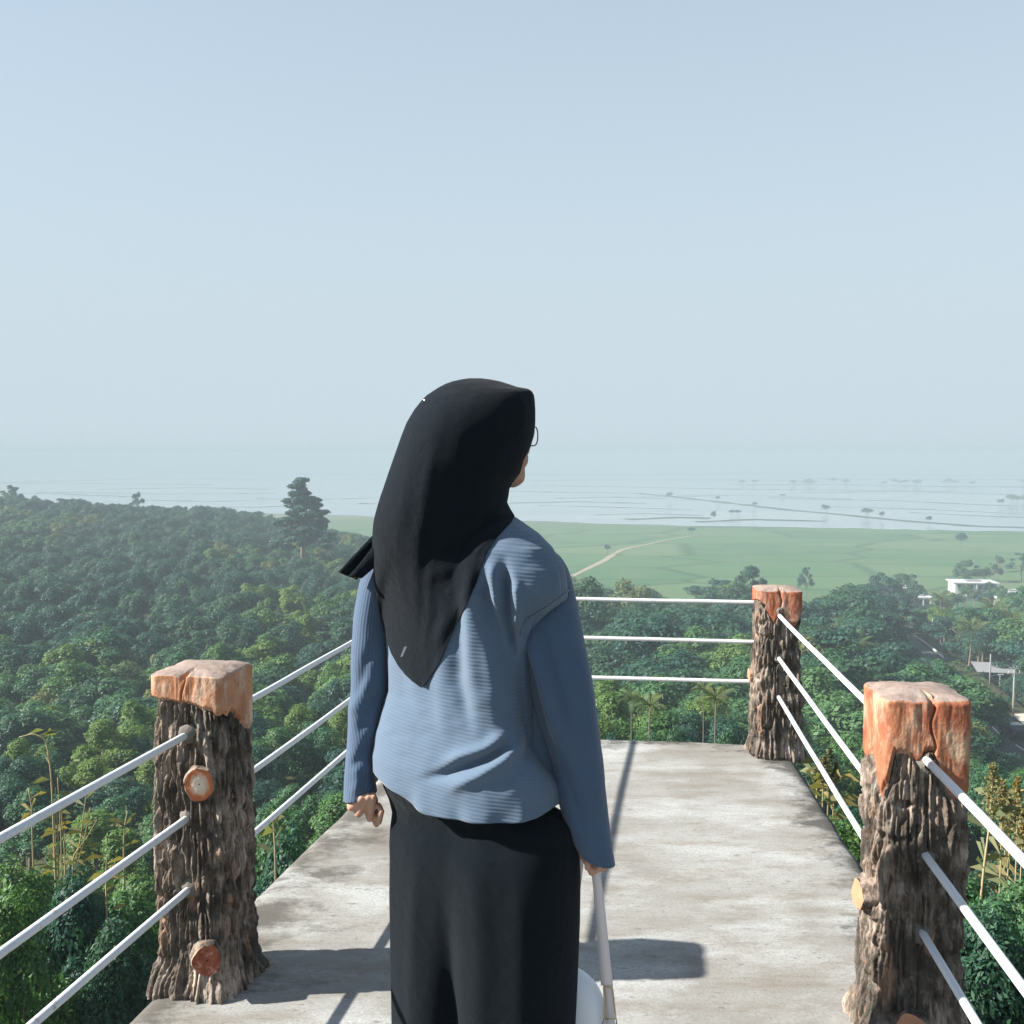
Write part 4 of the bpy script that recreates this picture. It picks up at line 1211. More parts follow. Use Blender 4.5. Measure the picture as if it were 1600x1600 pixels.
# ---- handbag hanging from the right hand
bag = empty('handbag', tuple(P(915, 1700, 2.18) * [1, 1, 0] + [0, 0, .0]))
tag(bag, "pale blue-white handbag hanging by its strap from the person's lower hand", 'handbag')
BO = np.array(bag.location)
def make_bag():
    cx, cy = P(864, 1600, 2.235)[0], 2.235
    # rounded body, broad side turned a little away
    ztop, zbot = zrow(1506, 2.235), .085
    nr, na = 40, 64
    V = []
    yaw = R(-12)
    ca, sa = math.cos(yaw), math.sin(yaw)
    for i in range(nr):
        t = i/(nr-1)
        z = zbot + (ztop-zbot)*(1-math.cos(t*math.pi))/2
        q = 2*t-1 if False else (z-zbot)/(ztop-zbot)*2-1
        w = (1-abs(q)**2.6)**.5 if abs(q) < 1 else 0
        wd, dp = .118*max(w, .03), .052*max(w, .03)**.7
        for k in range(na):
            a = 2*math.pi*k/na
            x, y = wd*math.copysign(abs(math.cos(a))**.8, math.cos(a)), dp*math.copysign(abs(math.sin(a))**.8, math.sin(a))
            V.append((cx + x*ca - y*sa, cy + x*sa + y*ca, z))
    V = np.array(V) - BO
    Fc = [tuple(f) for f in gridfaces(nr, na, True)] + [tuple(range(na))[::-1], tuple((nr-1)*na + k for k in range(na))]
    link('body', mesh('body', V, Fc, M['bag'], True), bag)
    def band(name, pts, wd, Y, th=.0025, mat=None):
        pts = np.asarray(pts, float); n = 40
        t = np.linspace(0, 1, len(pts)); q = np.linspace(0, 1, n)
        x, y, yy = np.interp(q, t, pts[:, 0]), np.interp(q, t, pts[:, 1]), np.interp(q, t, np.broadcast_to(Y, (len(pts),)))
        w = np.interp(q, t, np.broadcast_to(wd, (len(pts),)))
        a = np.stack([P(x[i]-w[i]/2, y[i], yy[i]) for i in range(n)]); b = np.stack([P(x[i]+w[i]/2, y[i], yy[i]) for i in range(n)])
        V = np.concatenate([a, b, a + [0, th, 0], b + [0, th, 0]]) - BO
        Fc = []
        for i in range(n-1):
            Fc += [(i, n+i, n+i+1, i+1), (2*n+i, 2*n+i+1, 3*n+i+1, 3*n+i), (i, i+1, 2*n+i+1, 2*n+i), (n+i, 3*n+i, 3*n+i+1, n+i+1)]
        Fc += [(0, 2*n, 3*n, n), (n-1, 2*n-1, 4*n-1, 3*n-1)]
        return link(name, mesh(name, V, Fc, mat or M['strap'], True), bag)
    band('strap', [(925, 1322), (929, 1345), (934.5, 1390), (938.5, 1430), (943, 1480), (946, 1515), (948.5, 1540)], [13, 14, 15, 16, 17.5, 18.5, 19], [2.105, 2.11, 2.125, 2.14, 2.16, 2.17, 2.18])
    band('strap', [(905, 1325), (907, 1345), (904, 1368), (900, 1400), (894, 1440), (890, 1500)], [10, 11, 11, 11, 11, 11], [2.105, 2.14, 2.19, 2.23, 2.25, 2.26])
    band('strap_end', [(950, 1536), (951, 1560), (953, 1590), (955, 1625)], 15, [2.183, 2.19, 2.195, 2.20])
    mb = MB()
    q = [(943, 1543), (944, 1560), (945, 1590), (941, 1600), (950, 1604), (964, 1600), (962, 1590), (959, 1560), (957, 1543), (943, 1543)]
    mb.tube([P(x, y, 2.18) - BO for x, y in q], .0017, 8, False)
    mb.tube([P(945.5, 1592, 2.18) - BO, P(961, 1592, 2.18) - BO], .0015, 8)
    mb.build('buckle', M['brass'], bag, True)
    band('strap_base', [(955, 1600), (955, 1640), (950, 1680)], [16, 18, 20], [2.20, 2.21, 2.215], .003)
make_bag()

# ------------------------------------------------------------------ vegetation builders
def quads_leaves(C, Nn, size, r, aspect=.55):
    """one diamond-shaped leaf per row of C, facing Nn"""
    n = len(C)
    Nn = Nn/(np.linalg.norm(Nn, axis=1, keepdims=True)+1e-9)
    a = np.cross(Nn, r.normal(size=(n, 3))); a /= np.linalg.norm(a, axis=1, keepdims=True)+1e-9
    b = np.cross(Nn, a)
    s = (size*r.uniform(.65, 1.35, n))[:, None]
    V = np.stack([C - a*s*.5, C + b*s*aspect*.5 - Nn*s*.06, C + a*s*.5, C - b*s*aspect*.5 - Nn*s*.06], 1).reshape(-1, 3)
    return V, np.arange(n*4, dtype=np.int32).reshape(-1, 4)
def crown_mesh(name, seed, clumps, nleaf, size, mat, up=.55, shell=(.55, 1.0), flat=1.0, aspect=.55):
    r = np.random.default_rng(seed)
    Cs = np.array([c[:3] for c in clumps]); rad = np.array([c[3] for c in clumps])
    w = rad**2; w = w/w.sum()
    idx = r.choice(len(clumps), nleaf, p=w)
    d = r.normal(size=(nleaf, 3)); d[:, 2] = np.where(r.random(nleaf) < .72, np.abs(d[:, 2]), d[:, 2])
    d /= np.linalg.norm(d, axis=1, keepdims=True)
    rr = rad[idx]*r.uniform(shell[0], shell[1], nleaf)**.6
    # ragged clumps: the radius wanders with direction
    rr = rr*(.72 + .5*vnoise(d[:, 0]*2.4 + idx*3.1, d[:, 1]*2.4, d[:, 2]*2.4))
    C = Cs[idx] + d*rr[:, None]*np.array([1, 1, flat])
    nn = d + np.array([0, 0, up]) + r.normal(size=(nleaf, 3))*.45
    V, Fq = quads_leaves(C, nn, size, r, aspect)
    return mesh(name, V, Fq, mat)
def trunk_mesh(name, seed, h, rad, limbs, mat, lean=.04, seg=7):
    r = np.random.default_rng(seed); mb = MB()
    t = np.linspace(0, 1, 6)
    ax = np.stack([r.normal(0, lean)*h*t**1.5, r.normal(0, lean)*h*t**1.5, h*t], 1)
    mb.tube(ax - np.array([0, 0, .4])*(1-t)[:, None], rad*(1.25 - .75*t), seg)
    for e in limbs:
        e = np.array(e[:3]); k = r.uniform(.45, .95)
        s0 = np.array([np.interp(k, t, ax[:, i]) for i in range(3)])
        m = (s0+e)/2 + r.normal(size=3)*.03*h + np.array([0, 0, .03*h])
        mb.tube([s0, m, e], [rad*.5, rad*.33, rad*.12], 5)
    return mb.me(name, mat, True)
def round_clumps(seed, R_, z0, z1, n, k=(.30, .46)):
    r = np.random.default_rng(seed); out = []
    zc, zh = (z0+z1)/2, (z1-z0)/2
    for _ in range(n):
        d = r.normal(size=3); d /= np.linalg.norm(d); q = r.uniform(.35, .85)
        if d[2] < -.3: d[2] *= .4
        out.append((d[0]*R_*q, d[1]*R_*q, zc + d[2]*zh*q, R_*r.uniform(*k)))
    return out
# prototypes, all drawn 10 m tall; every tree is scaled from one of them
PROTO = {}
def proto(kind, crown, trunk): PROTO.setdefault(kind, []).append((crown, trunk))
for i in range(6):                       # ordinary broadleaf trees
    cl_ = round_clumps(100+i, 3.3, 3.6, 9.8, 15 + i)
    mat = [M['leaf_mid'], M['leaf_mid'], M['leaf_fresh'], M['leaf_dark'], M['leaf_olive'], M['leaf_mid']][i]
    proto('broad', crown_mesh('crown', 200+i, cl_, 8000, .33, mat), trunk_mesh('trunk', 300+i, 7.5, .20, cl_[:6], M['trunk']))
for i in range(4):                       # finer leaves for the nearer ones
    cl_ = round_clumps(120+i, 3.1, 2.6, 9.8, 24, (.22, .36))
    mat = [M['leaf_mid'], M['leaf_fresh'], M['leaf_mid'], M['leaf_dark']][i]
    proto('near', crown_mesh('crown', 220+i, cl_, 17000, .20, mat, aspect=.5), trunk_mesh('trunk', 320+i, 7.5, .17, cl_[:8], M['trunk']))
for i in range(4):                       # umbrella-shaped rain trees, foliage in flat storeys
    r_ = np.random.default_rng(140+i); cl_ = []
    for _ in range(26):
        a_, q_ = r_.uniform(0, 6.28), math.sqrt(r_.random())
        cl_.append((math.cos(a_)*5.2*q_, math.sin(a_)*5.2*q_, 8.9 - 3.0*q_**2 - (1.8 if r_.random() < .35 else 0) + r_.normal()*.3, r_.uniform(1.1, 1.9)))
    proto('rain', crown_mesh('crown', 240+i, cl_, 7500, .40, M['leaf_dark'], .8, (.5, 1), .42), trunk_mesh('trunk', 340+i, 6.5, .28, cl_[:10], M['trunk']))
for i in range(3):                       # bushes
    cl_ = round_clumps(160+i, 4.2, .5, 9.0, 20, (.25, .42))
    proto('bush', crown_mesh('crown', 260+i, cl_, 26000, .25, [M['leaf_mid'], M['leaf_fresh'], M['leaf_dark']][i], aspect=.45), trunk_mesh('trunk', 360+i, 5, .16, cl_[:8], M['trunk']))
def plant(kind, v, x, y, h, name, label, cat, group, wide=1.0, z=None):
    cm, tm = PROTO[kind][v % len(PROTO[kind])]
    z = float(ground_z(x, y)) if z is None else z
    o = empty(name, (x, y, z), random.uniform(0, 6.28))
    s = h/10
    o.scale = (s*wide, s*wide, s)
    tag(o, label, cat, group)
    link('trunk', tm, o); link('crown', cm, o)
    return o

# ---- where trees may rise to (rows of the photograph's tree line), nothing grows above it
SKY_L = np.array([(-400, 752), (-100, 760), (0, 764), (60, 772), (110, 770), (160, 780), (210, 787), (260, 786), (330, 788), (400, 796), (440, 808), (480, 815), (520, 826), (570, 834), (640, 845), (760, 868), (860, 893), (900, 897), (930, 915), (960, 921), (985, 910), (1010, 913),
 (1050, 933), (1100, 931), (1125, 905), (1170, 898), (1200, 925), (1250, 938), (1290, 936), (1310, 922), (1340, 910), (1400, 896), (1440, 905), (1470, 915), (1600, 918), (1900, 925), (2400, 930)], float)
# openings through which road, shed and houses are seen: (x0, x1, y0, y1, far distance)
GAPS = [(1384, 1458, 988, 1026, 190), (1546, 1640, 1106, 1172, 108), (1424, 1566, 915, 946, 300), (1522, 1604, 1010, 1046, 163), (1586, 1600, 1045, 1125, 118)]
def blocked(x, y, zt, zb, half):
    a, b = proj(x, y, zt); _, b2 = proj(x, y, zb)
    w = .55*half/y*F
    for x0, x1, y0, y1, dist in GAPS:
        if y < dist and a + w > x0 and a - w < x1 and b < y1 and b2 > y0: return True
    return False
def scatter():
    out = []
    d = 15.0
    r = np.random.default_rng(21)
    while d < 470:
        sp = np.interp(d, [15, 40, 100, 250, 470], [2.8, 3.8, 5.3, 6.2, 7.0])
        na = int(math.radians(148)*d/sp)
        for k in range(na):
            ph = math.radians(-74 + 148*(k+.5)/na) + r.normal()*.28*sp/d
            dd = d + r.normal()*.30*sp
            x, y = dd*math.sin(ph), dd*math.cos(ph)
            if y < 4: continue
            g = float(ground_z(x, y))
            px = 800 + F*x/y
            if g < -44.6 and not (px > 1290 and d < 330): continue
            if abs(x - road_x(y)) < 5.2 and 60 < y < 400: continue
            if math.hypot((x-67)/10, (y-117)/11) < 1: continue
            left = px < 760
            if left:
                h = np.interp(dd, [15, 30, 60, 120, 250, 420], [3.2, 4.4, 6.2, 7.6, 8.4, 8.2])*r.uniform(.72, 1.28)
            else:
                h = np.interp(dd, [15, 30, 50, 80, 130, 220, 330], [2.0, 3.4, 6, 9.5, 12.5, 13.5, 12])*r.uniform(.62, 1.30)
            lim = np.interp(px, SKY_L[:, 0], SKY_L[:, 1]) + r.uniform(0, 10)
            hmax = float(zrow(lim, y)) - g
            if hmax < 2.2: continue
            h = min(h, hmax)
            half = h*.34*1.15
            if blocked(x, y, g+h, g+.3, half):
                ok = False
                for f_ in (.8, .62, .46, .32):
                    if h*f_ > 2.0 and not blocked(x, y, g+h*f_, g+.3, half*f_):
                        h, ok = h*f_, True
                        break
                if not ok: continue
            out.append((dd, x, y, g, h, px, left))
        d += sp*.86
    return sorted(out)
TREES = scatter()
# which of them show, and how large: painted near to far on a coarse copy of the frame
cov = np.zeros((200, 200), bool)
seen = []
for t_ in TREES:
    dd, x, y, g, h, px, left = t_
    cx, cy = proj(x, y, g + h*.64)
    a_, b_ = h*.34*F/y, h*.34*F/y
    x0, x1 = int((cx-a_)/8), int((cx+a_)/8)+1; y0, y1 = int((cy-b_)/8), int((cy+b_)/8)+1
    x0c, x1c, y0c, y1c = max(x0, 0), min(x1, 200), max(y0, 0), min(y1, 200)
    n_ = 0
    if x1c > x0c and y1c > y0c:
        yy, xx = np.mgrid[y0c:y1c, x0c:x1c]
        msk = ((xx*8+4-cx)/a_)**2 + ((yy*8+4-cy)/b_)**2 < 1
        sub = cov[y0c:y1c, x0c:x1c]
        n_ = int((msk & ~sub).sum()); sub |= msk
    seen.append(n_)
order = sorted(range(len(TREES)), key=lambda i: -seen[i])
solo = set(i for i in order[:290] if seen[i] > 1)
LOOK = {'broad': ['rounded mid-green', 'bushy mid-green', 'bright yellow-green', 'dark green', 'olive green', 'spreading mid-green'], 'near': ['leafy mid-green', 'bright yellow-green', 'dense mid-green', 'dark green'],
        'rain': ['dark flat-topped', 'dark wide-topped', 'dark storeyed', 'dark layered'], 'bush': ['mid-green', 'bright yellow-green', 'dark green']}
KIND_LABEL = {
    ('near', True): '{} tree on the near slope', ('near', False): '{} tree below the far end of the platform',
    ('broad', True): '{} tree in the forest {}', ('broad', False): '{} broadleaf tree {}',
    ('rain', False): '{} rain tree {}', ('rain', True): '{} spreading tree in the forest {}',
    ('bush', True): '{} bush on the steep slope', ('bush', False): '{} bush on the slope beyond the platform'}
GROUP = {('near', True): 'near trees on the hillside', ('near', False): 'near trees below the platform end', ('broad', True): 'hillside forest trees', ('broad', False): 'valley wood trees',
         ('rain', True): 'dark trees of the hillside forest', ('rain', False): 'rain trees by the valley road', ('bush', True): 'bushes on the slope', ('bush', False): 'bushes beyond the platform'}
NAME = {'near': 'leafy_tree', 'broad': 'broadleaf_tree', 'rain': 'rain_tree', 'bush': 'bush'}
CATN = {'near': 'tree', 'broad': 'tree', 'rain': 'tree', 'bush': 'bush'}
rest = []
rr_ = np.random.default_rng(31)
for i, (dd, x, y, g, h, px, left) in enumerate(TREES):
    if h < 3.6 and dd < 45: kind = 'bush'
    elif dd < 75: kind = 'near'
    elif rr_.random() < (.10 if left else .30): kind = 'rain'
    else: kind = 'broad'
    patch = vnoise(x*.02 + 3, y*.02, 4)          # stands of the same kind keep together
    v = int(rr_.integers(0, 6))
    if kind == 'broad' and patch > .62: v = 3
    if kind == 'broad' and left and dd < 200 and px > 380: v = 2 if rr_.random() < .6 else v
    wide = float(rr_.uniform(.9, 1.3))
    if i in solo:
        where = (('on the near hillside' if dd < 170 else 'midway up the hillside' if dd < 300 else 'along the ridge below the water') if left else
                 ('in front of the road' if dd < 150 else 'at the edge of the fields') if px < 1250 else ('around the road' if dd < 200 else 'near the white houses'))
        plant(kind, v, x, y, h, NAME[kind], KIND_LABEL[(kind, left)].format(LOOK[kind][v % len(PROTO[kind])], where) + (' toward the picture edge' if px < 150 else ' above the two-stub post' if px < 330 else ' past the two-stub post' if px < 480 else " beside the person's sleeve" if px < 700 else ' close to the far sleeve' if px < 985 else ' before the far corner post' if px < 1215 else ' between the orange-headed posts' if px < 1400 else ' behind the rust-orange headed post'), CATN[kind], GROUP[(kind, left)], wide, g)
    else:
        rest.append((kind, v % len(PROTO[kind]), x, y, g, h, wide, left))

def scatter_object(name, rows, label):
    """the remaining, mostly hidden trees of the wood: one object, trees set on points"""
    rows = [q for q in rows]
    me = bpy.data.meshes.new(name)
    me.from_pydata([(q[2], q[3], q[4]) for q in rows], [], [])
    keys = sorted(set((q[0], q[1]) for q in rows))
    a = me.attributes.new('sort', 'INT', 'POINT'); a.data.foreach_set('value', np.array([keys.index((q[0], q[1])) for q in rows], np.int32))
    a = me.attributes.new('size', 'FLOAT_VECTOR', 'POINT')
    a.data.foreach_set('vector', np.array([(q[5]/10*q[6], q[5]/10*q[6], q[5]/10) for q in rows], np.float32).ravel())
    a = me.attributes.new('turn', 'FLOAT_VECTOR', 'POINT')
    a.data.foreach_set('vector', np.array([(0, 0, random.uniform(0, 6.28)) for q in rows], np.float32).ravel())
    o = link(name, me); tag(o, label, 'forest', kind='stuff')
    ng = bpy.data.node_groups.new(name, 'GeometryNodeTree')
    ng.interface.new_socket('Geometry', in_out='INPUT', socket_type='NodeSocketGeometry')
    ng.interface.new_socket('Geometry', in_out='OUTPUT', socket_type='NodeSocketGeometry')
    gi, go = ng.nodes.new('NodeGroupInput'), ng.nodes.new('NodeGroupOutput')
    join = ng.nodes.new('GeometryNodeJoinGeometry')
    def named(nm, t):
        n = ng.nodes.new('GeometryNodeInputNamedAttribute'); n.data_type = t; n.inputs['Name'].default_value = nm
        return n.outputs['Attribute']
    srt, siz, trn = named('sort', 'INT'), named('size', 'FLOAT_VECTOR'), named('turn', 'FLOAT_VECTOR')
    for k, key in enumerate(keys):
        cmp = ng.nodes.new('FunctionNodeCompare'); cmp.data_type = 'INT'; cmp.operation = 'EQUAL'
        ng.links.new(srt, cmp.inputs[2]); cmp.inputs[3].default_value = k
        for src in SOURCE[key]:
            oi = ng.nodes.new('GeometryNodeObjectInfo'); oi.inputs['Object'].default_value = src
            ip = ng.nodes.new('GeometryNodeInstanceOnPoints')
            ng.links.new(gi.outputs[0], ip.inputs['Points']); ng.links.new(cmp.outputs[0], ip.inputs['Selection'])
            ng.links.new(oi.outputs['Geometry'], ip.inputs['Instance'])
            ng.links.new(trn, ip.inputs['Rotation']); ng.links.new(siz, ip.inputs['Scale'])
            ng.links.new(ip.outputs[0], join.inputs[0])
    ng.links.new(join.outputs[0], go.inputs[0])
    md = o.modifiers.new('trees', 'NODES'); md.node_group = ng
    return o
SOURCE = {}
for kind, lst in PROTO.items():
    for v, (cm, tm) in enumerate(lst):
        co = next((o for o in COL.objects if o.data is cm), None); to = next((o for o in COL.objects if o.data is tm), None)
        if co: SOURCE[(kind, v)] = (co, to)
rest = [q for q in rest if (q[0], q[1]) in SOURCE]
scatter_object('hillside_forest', [q for q in rest if q[7]], 'dense green forest covering the hillside behind the two-stub post')
scatter_object('valley_forest', [q for q in rest if not q[7]], 'dense green wood filling the valley beyond the platform rails')
print('TREES', len(TREES), 'solo', len(solo), 'rest', len(rest), 'least seen', min(seen[i] for i in solo))

# ------------------------------------------------------------------ single trees that stand out
def at(px, Y): return (px-800)/F*Y
def feature(kind, v, px, row_top, Y, name, label, wide, group=None, cat='tree', h=None, row_base=None):
    if row_base is not None: Y = G(px, row_base, -46)[1]
    x = at(px, Y); g = float(ground_z(x, Y))
    hh = h or float(zrow(row_top, Y)) - g
    return plant(kind, v, x, Y, hh, name, label, cat, group, wide, g)
for i in range(1):                        # tall conifer with foliage in tiers
    r_ = np.random.default_rng(77); cl_ = []
    for k in range(11):
        z = 4.1 + k*.535; rad = 3.15*(1-(k/11.4)**1.25)
        for j in range(9 if k < 8 else 5):
            a_ = j*2*math.pi/9 + k*.7 + r_.normal()*.2; q = rad*r_.uniform(.25, 1.0)
            cl_.append((math.cos(a_)*q, math.sin(a_)*q, z - .16*q + r_.normal()*.12, r_.uniform(.42, .80)))
    proto('tier', crown_mesh('crown', 277, cl_, 24000, .30, M['leaf_dark'], .5, (.2, 1), .40), trunk_mesh('trunk', 377, 9.6, .22, cl_[:30:3], M['trunk']))
feature('tier', 0, 471, 741, 262, 'conifer_tree', 'tall dark layered conifer rising above the hillside forest against the water', 1.0)
feature('rain', 1, 213, 767, 395, 'umbrella_tree', 'small flat-crowned tree poking above the forest ridge', .42)
feature('rain', 0, 18, 757, 380, 'umbrella_tree', 'dark flat-crowned tree topping the forest ridge at its highest point', .55)
feature('rain', 2, 1178, 878, 225, 'acacia_tree', 'tall spreading acacia just behind the far corner post against the green fields', .42)
feature('broad', 3, 1138, 905, 215, 'broadleaf_tree', 'dark bushy tree close beside the tall spreading acacia', .8)
feature('rain', 3, 1262, 884, 330, 'acacia_tree', 'thin sparse tree alone in the field behind the far corner post', .40)
feature('broad', 3, 903, 893, 150, 'broadleaf_tree', "dark tree top beside the person's sleeve at the field's edge", .75)
feature('broad', 4, 988, 906, 190, 'broadleaf_tree', 'loose grey-green tree above the far railing at the edge of the fields', .85)
for k, (px, rt, Y, v, w) in enumerate([(1345, 912, 250, 0, .9), (1385, 893, 275, 1, 1.0), (1420, 892, 290, 2, .95), (1330, 940, 200, 3, .9), (1375, 935, 225, 0, 1.0), (1415, 930, 215, 1, .8), (1310, 965, 180, 2, .8), (1360, 968, 190, 3, .75)]):
    feature('rain', v, px, rt, Y, 'rain_tree', 'dark flat-topped rain tree of the grove between the fields and the road', w*.75, 'rain trees before the fields')
r_ = np.random.default_rng(5)
for k in range(34):                       # farther grove on the plain behind the white house
    px = r_.uniform(1448, 1680); Y = r_.uniform(345, 500)
    top = np.interp(px, [1448, 1480, 1530, 1560, 1590, 1680], [892, 872, 862, 866, 852, 848]) + r_.uniform(0, 22)
    x = at(px, Y); g = float(ground_z(x, Y)); h = min(float(zrow(top, Y)) - g, 17)
    if h < 4: continue
    plant('rain' if k % 2 else 'broad', int(r_.integers(0, 6)), x, Y, h, 'grove_tree', 'hazy blue-green tree of the grove behind the long white house', 'tree', 'grove trees behind the white house', .8, g)
for k in range(8):
    px = 1568 + k*8 + r_.uniform(-3, 3); Y = r_.uniform(900, 1000); x = at(px, Y)
    plant('broad', k, x, Y, r_.uniform(7, 11), 'field_tree', 'blue hazy tree of the small clump far out in the fields', 'tree', 'trees of the far field clump', 1.3)
for px, rb, h, w, lab in [(1115, 817, 9, .7, 'slim tree standing alone at the edge of the flooded land'), (1045, 783, 10, 1.2, 'round tree at the start of the long embankment in the flooded land'),
                          (1143, 806, 5, 1.8, 'low dark clump standing in the water, nearer the slim lone tree'), (1154, 806, 5, 1.6, 'low dark clump standing in the water, farther from the slim lone tree'),
                          (1121, 785, 7, 1.2, 'small tree on the embankment behind the slim lone tree'), (1180, 794, 6, 1.4, 'small tree midway along the long embankment'), (1222, 777, 4, 3.0, 'flat dark clump far out in the flooded land'),
                          (1292, 803, 8, 1.6, 'widest tree on the long embankment'), (1356, 809, 8, 1.7, 'bushy pair-like tree low on the long embankment'), (1378, 813, 7, 1.0, 'small tree next to the bushy embankment tree'), (1452, 819, 6, 1.2, 'last small tree of the long embankment'),
                          (950, 866, 5, 1.1, 'lone dark bush beside the dirt track'), (1081, 836, 5, 1.4, 'small dark bush where the dirt track meets the water'), (1504, 858, 9, .9, 'lone tree in the field before the flooded land')]:
    feature('broad', 3, px, 0, 0, 'field_tree', lab, w, None, 'tree', h, rb)
for k in range(26):                       # misty tree rows on the farthest visible embankments
    px = r_.uniform(1150, 1620); Y = G(px, 758 + r_.uniform(-1, 2), -46)[1]
    plant('broad', 3, at(px, Y), Y, r_.uniform(6, 12), 'far_tree', 'misty tree of the faint row on the farthest visible embankment', 'tree', 'misty far trees', 1.8, -45.8)

r_ = np.random.default_rng(15)
for k in range(34):                       # trees along the field side of the road
    Y = r_.uniform(96, 186); x = float(road_x(Y)) - r_.uniform(5.5, 15); g = float(ground_z(x, Y)); px = 800 + F*x/Y
    if px > 1536 and Y < 118: continue
    top = r_.uniform(1031, 1066) if px > 1372 else r_.uniform(985, 1030)
    h = min(float(zrow(top, Y)) - g, 11)
    if h < 2.5: continue
    if px > 1500 and blocked(x, Y, g+h, g+.3, h*.6): continue
    plant('broad' if k % 3 else 'rain', int(r_.integers(0, 6)), x, Y, h, 'roadside_tree', ['spreading dark tree lining the field side of the valley road', 'mid-green tree lining the field side of the valley road', 'rounded tree lining the field side of the valley road'][k % 3], 'tree', 'trees lining the valley road', r_.uniform(.9, 1.25), g)
for k in range(40):                       # and up the far side
    Y = r_.uniform(124, 262); x = float(road_x(Y)) + r_.uniform(7, 40); g = float(ground_z(x, Y)); px = 800 + F*x/Y
    if px > 1720 or (abs(x - 79) < 6 and Y < 172): continue
    h = r_.uniform(5, 10)
    if blocked(x, Y, g+h, g+.3, h*.35): h *= .45
    if px > 1530 and Y < 165: h = min(h, 3.0)
    if blocked(x, Y, g+h, g+.3, h*.6): continue
    plant('broad', int(r_.integers(0, 6)), x, Y, h, 'roadside_tree', ['mid-green', 'yellowish green', 'dark green'][k % 3] + ' tree behind the lamp poles on the far side of the road', 'tree', 'trees behind the lamp poles', r_.uniform(1.0, 1.5), g)

for k in range(46):                       # scrub along both verges
    Y = r_.uniform(100, 250); sd = 1 if k % 2 else -1; x = float(road_x(Y)) + sd*r_.uniform(4.6, 8.0); g = float(ground_z(x, Y)); px = 800 + F*x/Y
    if sd > 0 and 102 < Y < 130: continue
    h = r_.uniform(1.2, 2.6)
    if blocked(x, Y, g+h, g+.3, h*.3): h = 1.0
    plant('bush', int(r_.integers(0, 3)), x, Y, h, 'bush', ['low scrub bush on the far verge of the valley road', 'low scrub bush on the near verge of the valley road'][sd < 0], 'bush', 'scrub along the valley road', r_.uniform(1.0, 1.8), g)

# ------------------------------------------------------------------ palms
def frond_mesh(seed, L=1.0, droop=.55, n=24, wid=.16):
    r = np.random.default_rng(seed); V, Fc = [], []
    t = np.linspace(0, 1, n)
    rx, rz = L*(t - .12*t**3), L*(.42*t - droop*1.35*t**2.2)
    mb = MB()
    mb.tube(np.stack([rx, 0*t, rz], 1)[::3], np.linspace(.014, .004, len(t[::3]))*L*1.6, 4)
    for i in range(2, n):
        ll = L*.36*math.sin(math.pi*min(1, (t[i]*.92+.12)))**.6
        for s in (-1, 1):
            p = np.array([rx[i], 0, rz[i]])
            d = np.array([.45, s*.80, -.30 - .25*r.random()]); d /= np.linalg.norm(d)
            w = np.array([.5, 0, .10])*L*.030
            q = p + d*ll*r.uniform(.8, 1.05)
            m_ = p + d*ll*.55 + np.array([0, 0, .02*L])
            mb.add([p - w*.5, p + w*.5, m_ + w*.7, q, m_ - w*.5], [(0, 1, 2, 4), (4, 2, 3)])
    return mb.me('frond', M['frond'])
FR = [frond_mesh(1, 1.0, .35), frond_mesh(2, 1.0, .62), frond_mesh(3, 1.0, .95)]
def palm_trunk(h, rad, seed, curve=.05):
    r = np.random.default_rng(seed); t = np.linspace(0, 1, 14)
    b_ = r.uniform(-curve, curve, 2)*h
    return MB().tube(np.stack([b_[0]*np.sin(t*2), b_[1]*np.sin(t*2), h*t - .3*(1-t)], 1), rad*(1.5 - .9*t**.4), 8).me('trunk', M['trunk'], True), np.array([b_[0]*math.sin(2), b_[1]*math.sin(2), h])
def palm(px, row, Y, L, rad, nf, name, label, group, seed):
    x = at(px, Y); g = float(ground_z(x, Y)); h = float(zrow(row, Y)) - g
    o = empty(name, (x, Y, g), 0); tag(o, label, 'palm', group)
    tm, top = palm_trunk(h, rad, seed); link('trunk', tm, o)
    r = np.random.default_rng(seed)
    for k in range(nf):
        f = link('frond', FR[k % 3], o); f.location = top
        el = [.55, .10, -.35][k % 3] + r.normal()*.12
        f.rotation_euler = (0, -el, k*2*math.pi*.382*1.0 + r.normal()*.15); s = L*r.uniform(.85, 1.1); f.scale = (s, s, s)
for k, (px, row, Y, L, lab) in enumerate([(1556, 950, 200, 4.4, 'tallest coconut palm below the long white house'), (1521, 984, 172, 4.2, 'pale coconut palm left of the open shed roof'),
        (1588, 966, 188, 3.8, 'coconut palm at the picture edge above the open shed'), (1478, 935, 250, 4.0, 'coconut palm between the small white house and the long white house'),
        (1296, 985, 150, 3.4, 'palm among dark trees just past the far corner post'), (1340, 1010, 140, 3.4, 'palm in the wood below the road opening')]):
    palm(px, row, Y, L, .17, 15, 'coconut_palm', lab, None, 50+k)
for k, (px, row, Y, L) in enumerate([(1022, 1104, 30, .62), (1131, 1096, 31, .72), (985, 1090, 42, .75), (1090, 1078, 46, .8)]):
    palm(px, row, Y, L, .035, 14, 'young_palm', 'slender young palm with a small spiky rosette just beyond the platform end', 'young palms beyond the platform end', 90+k)

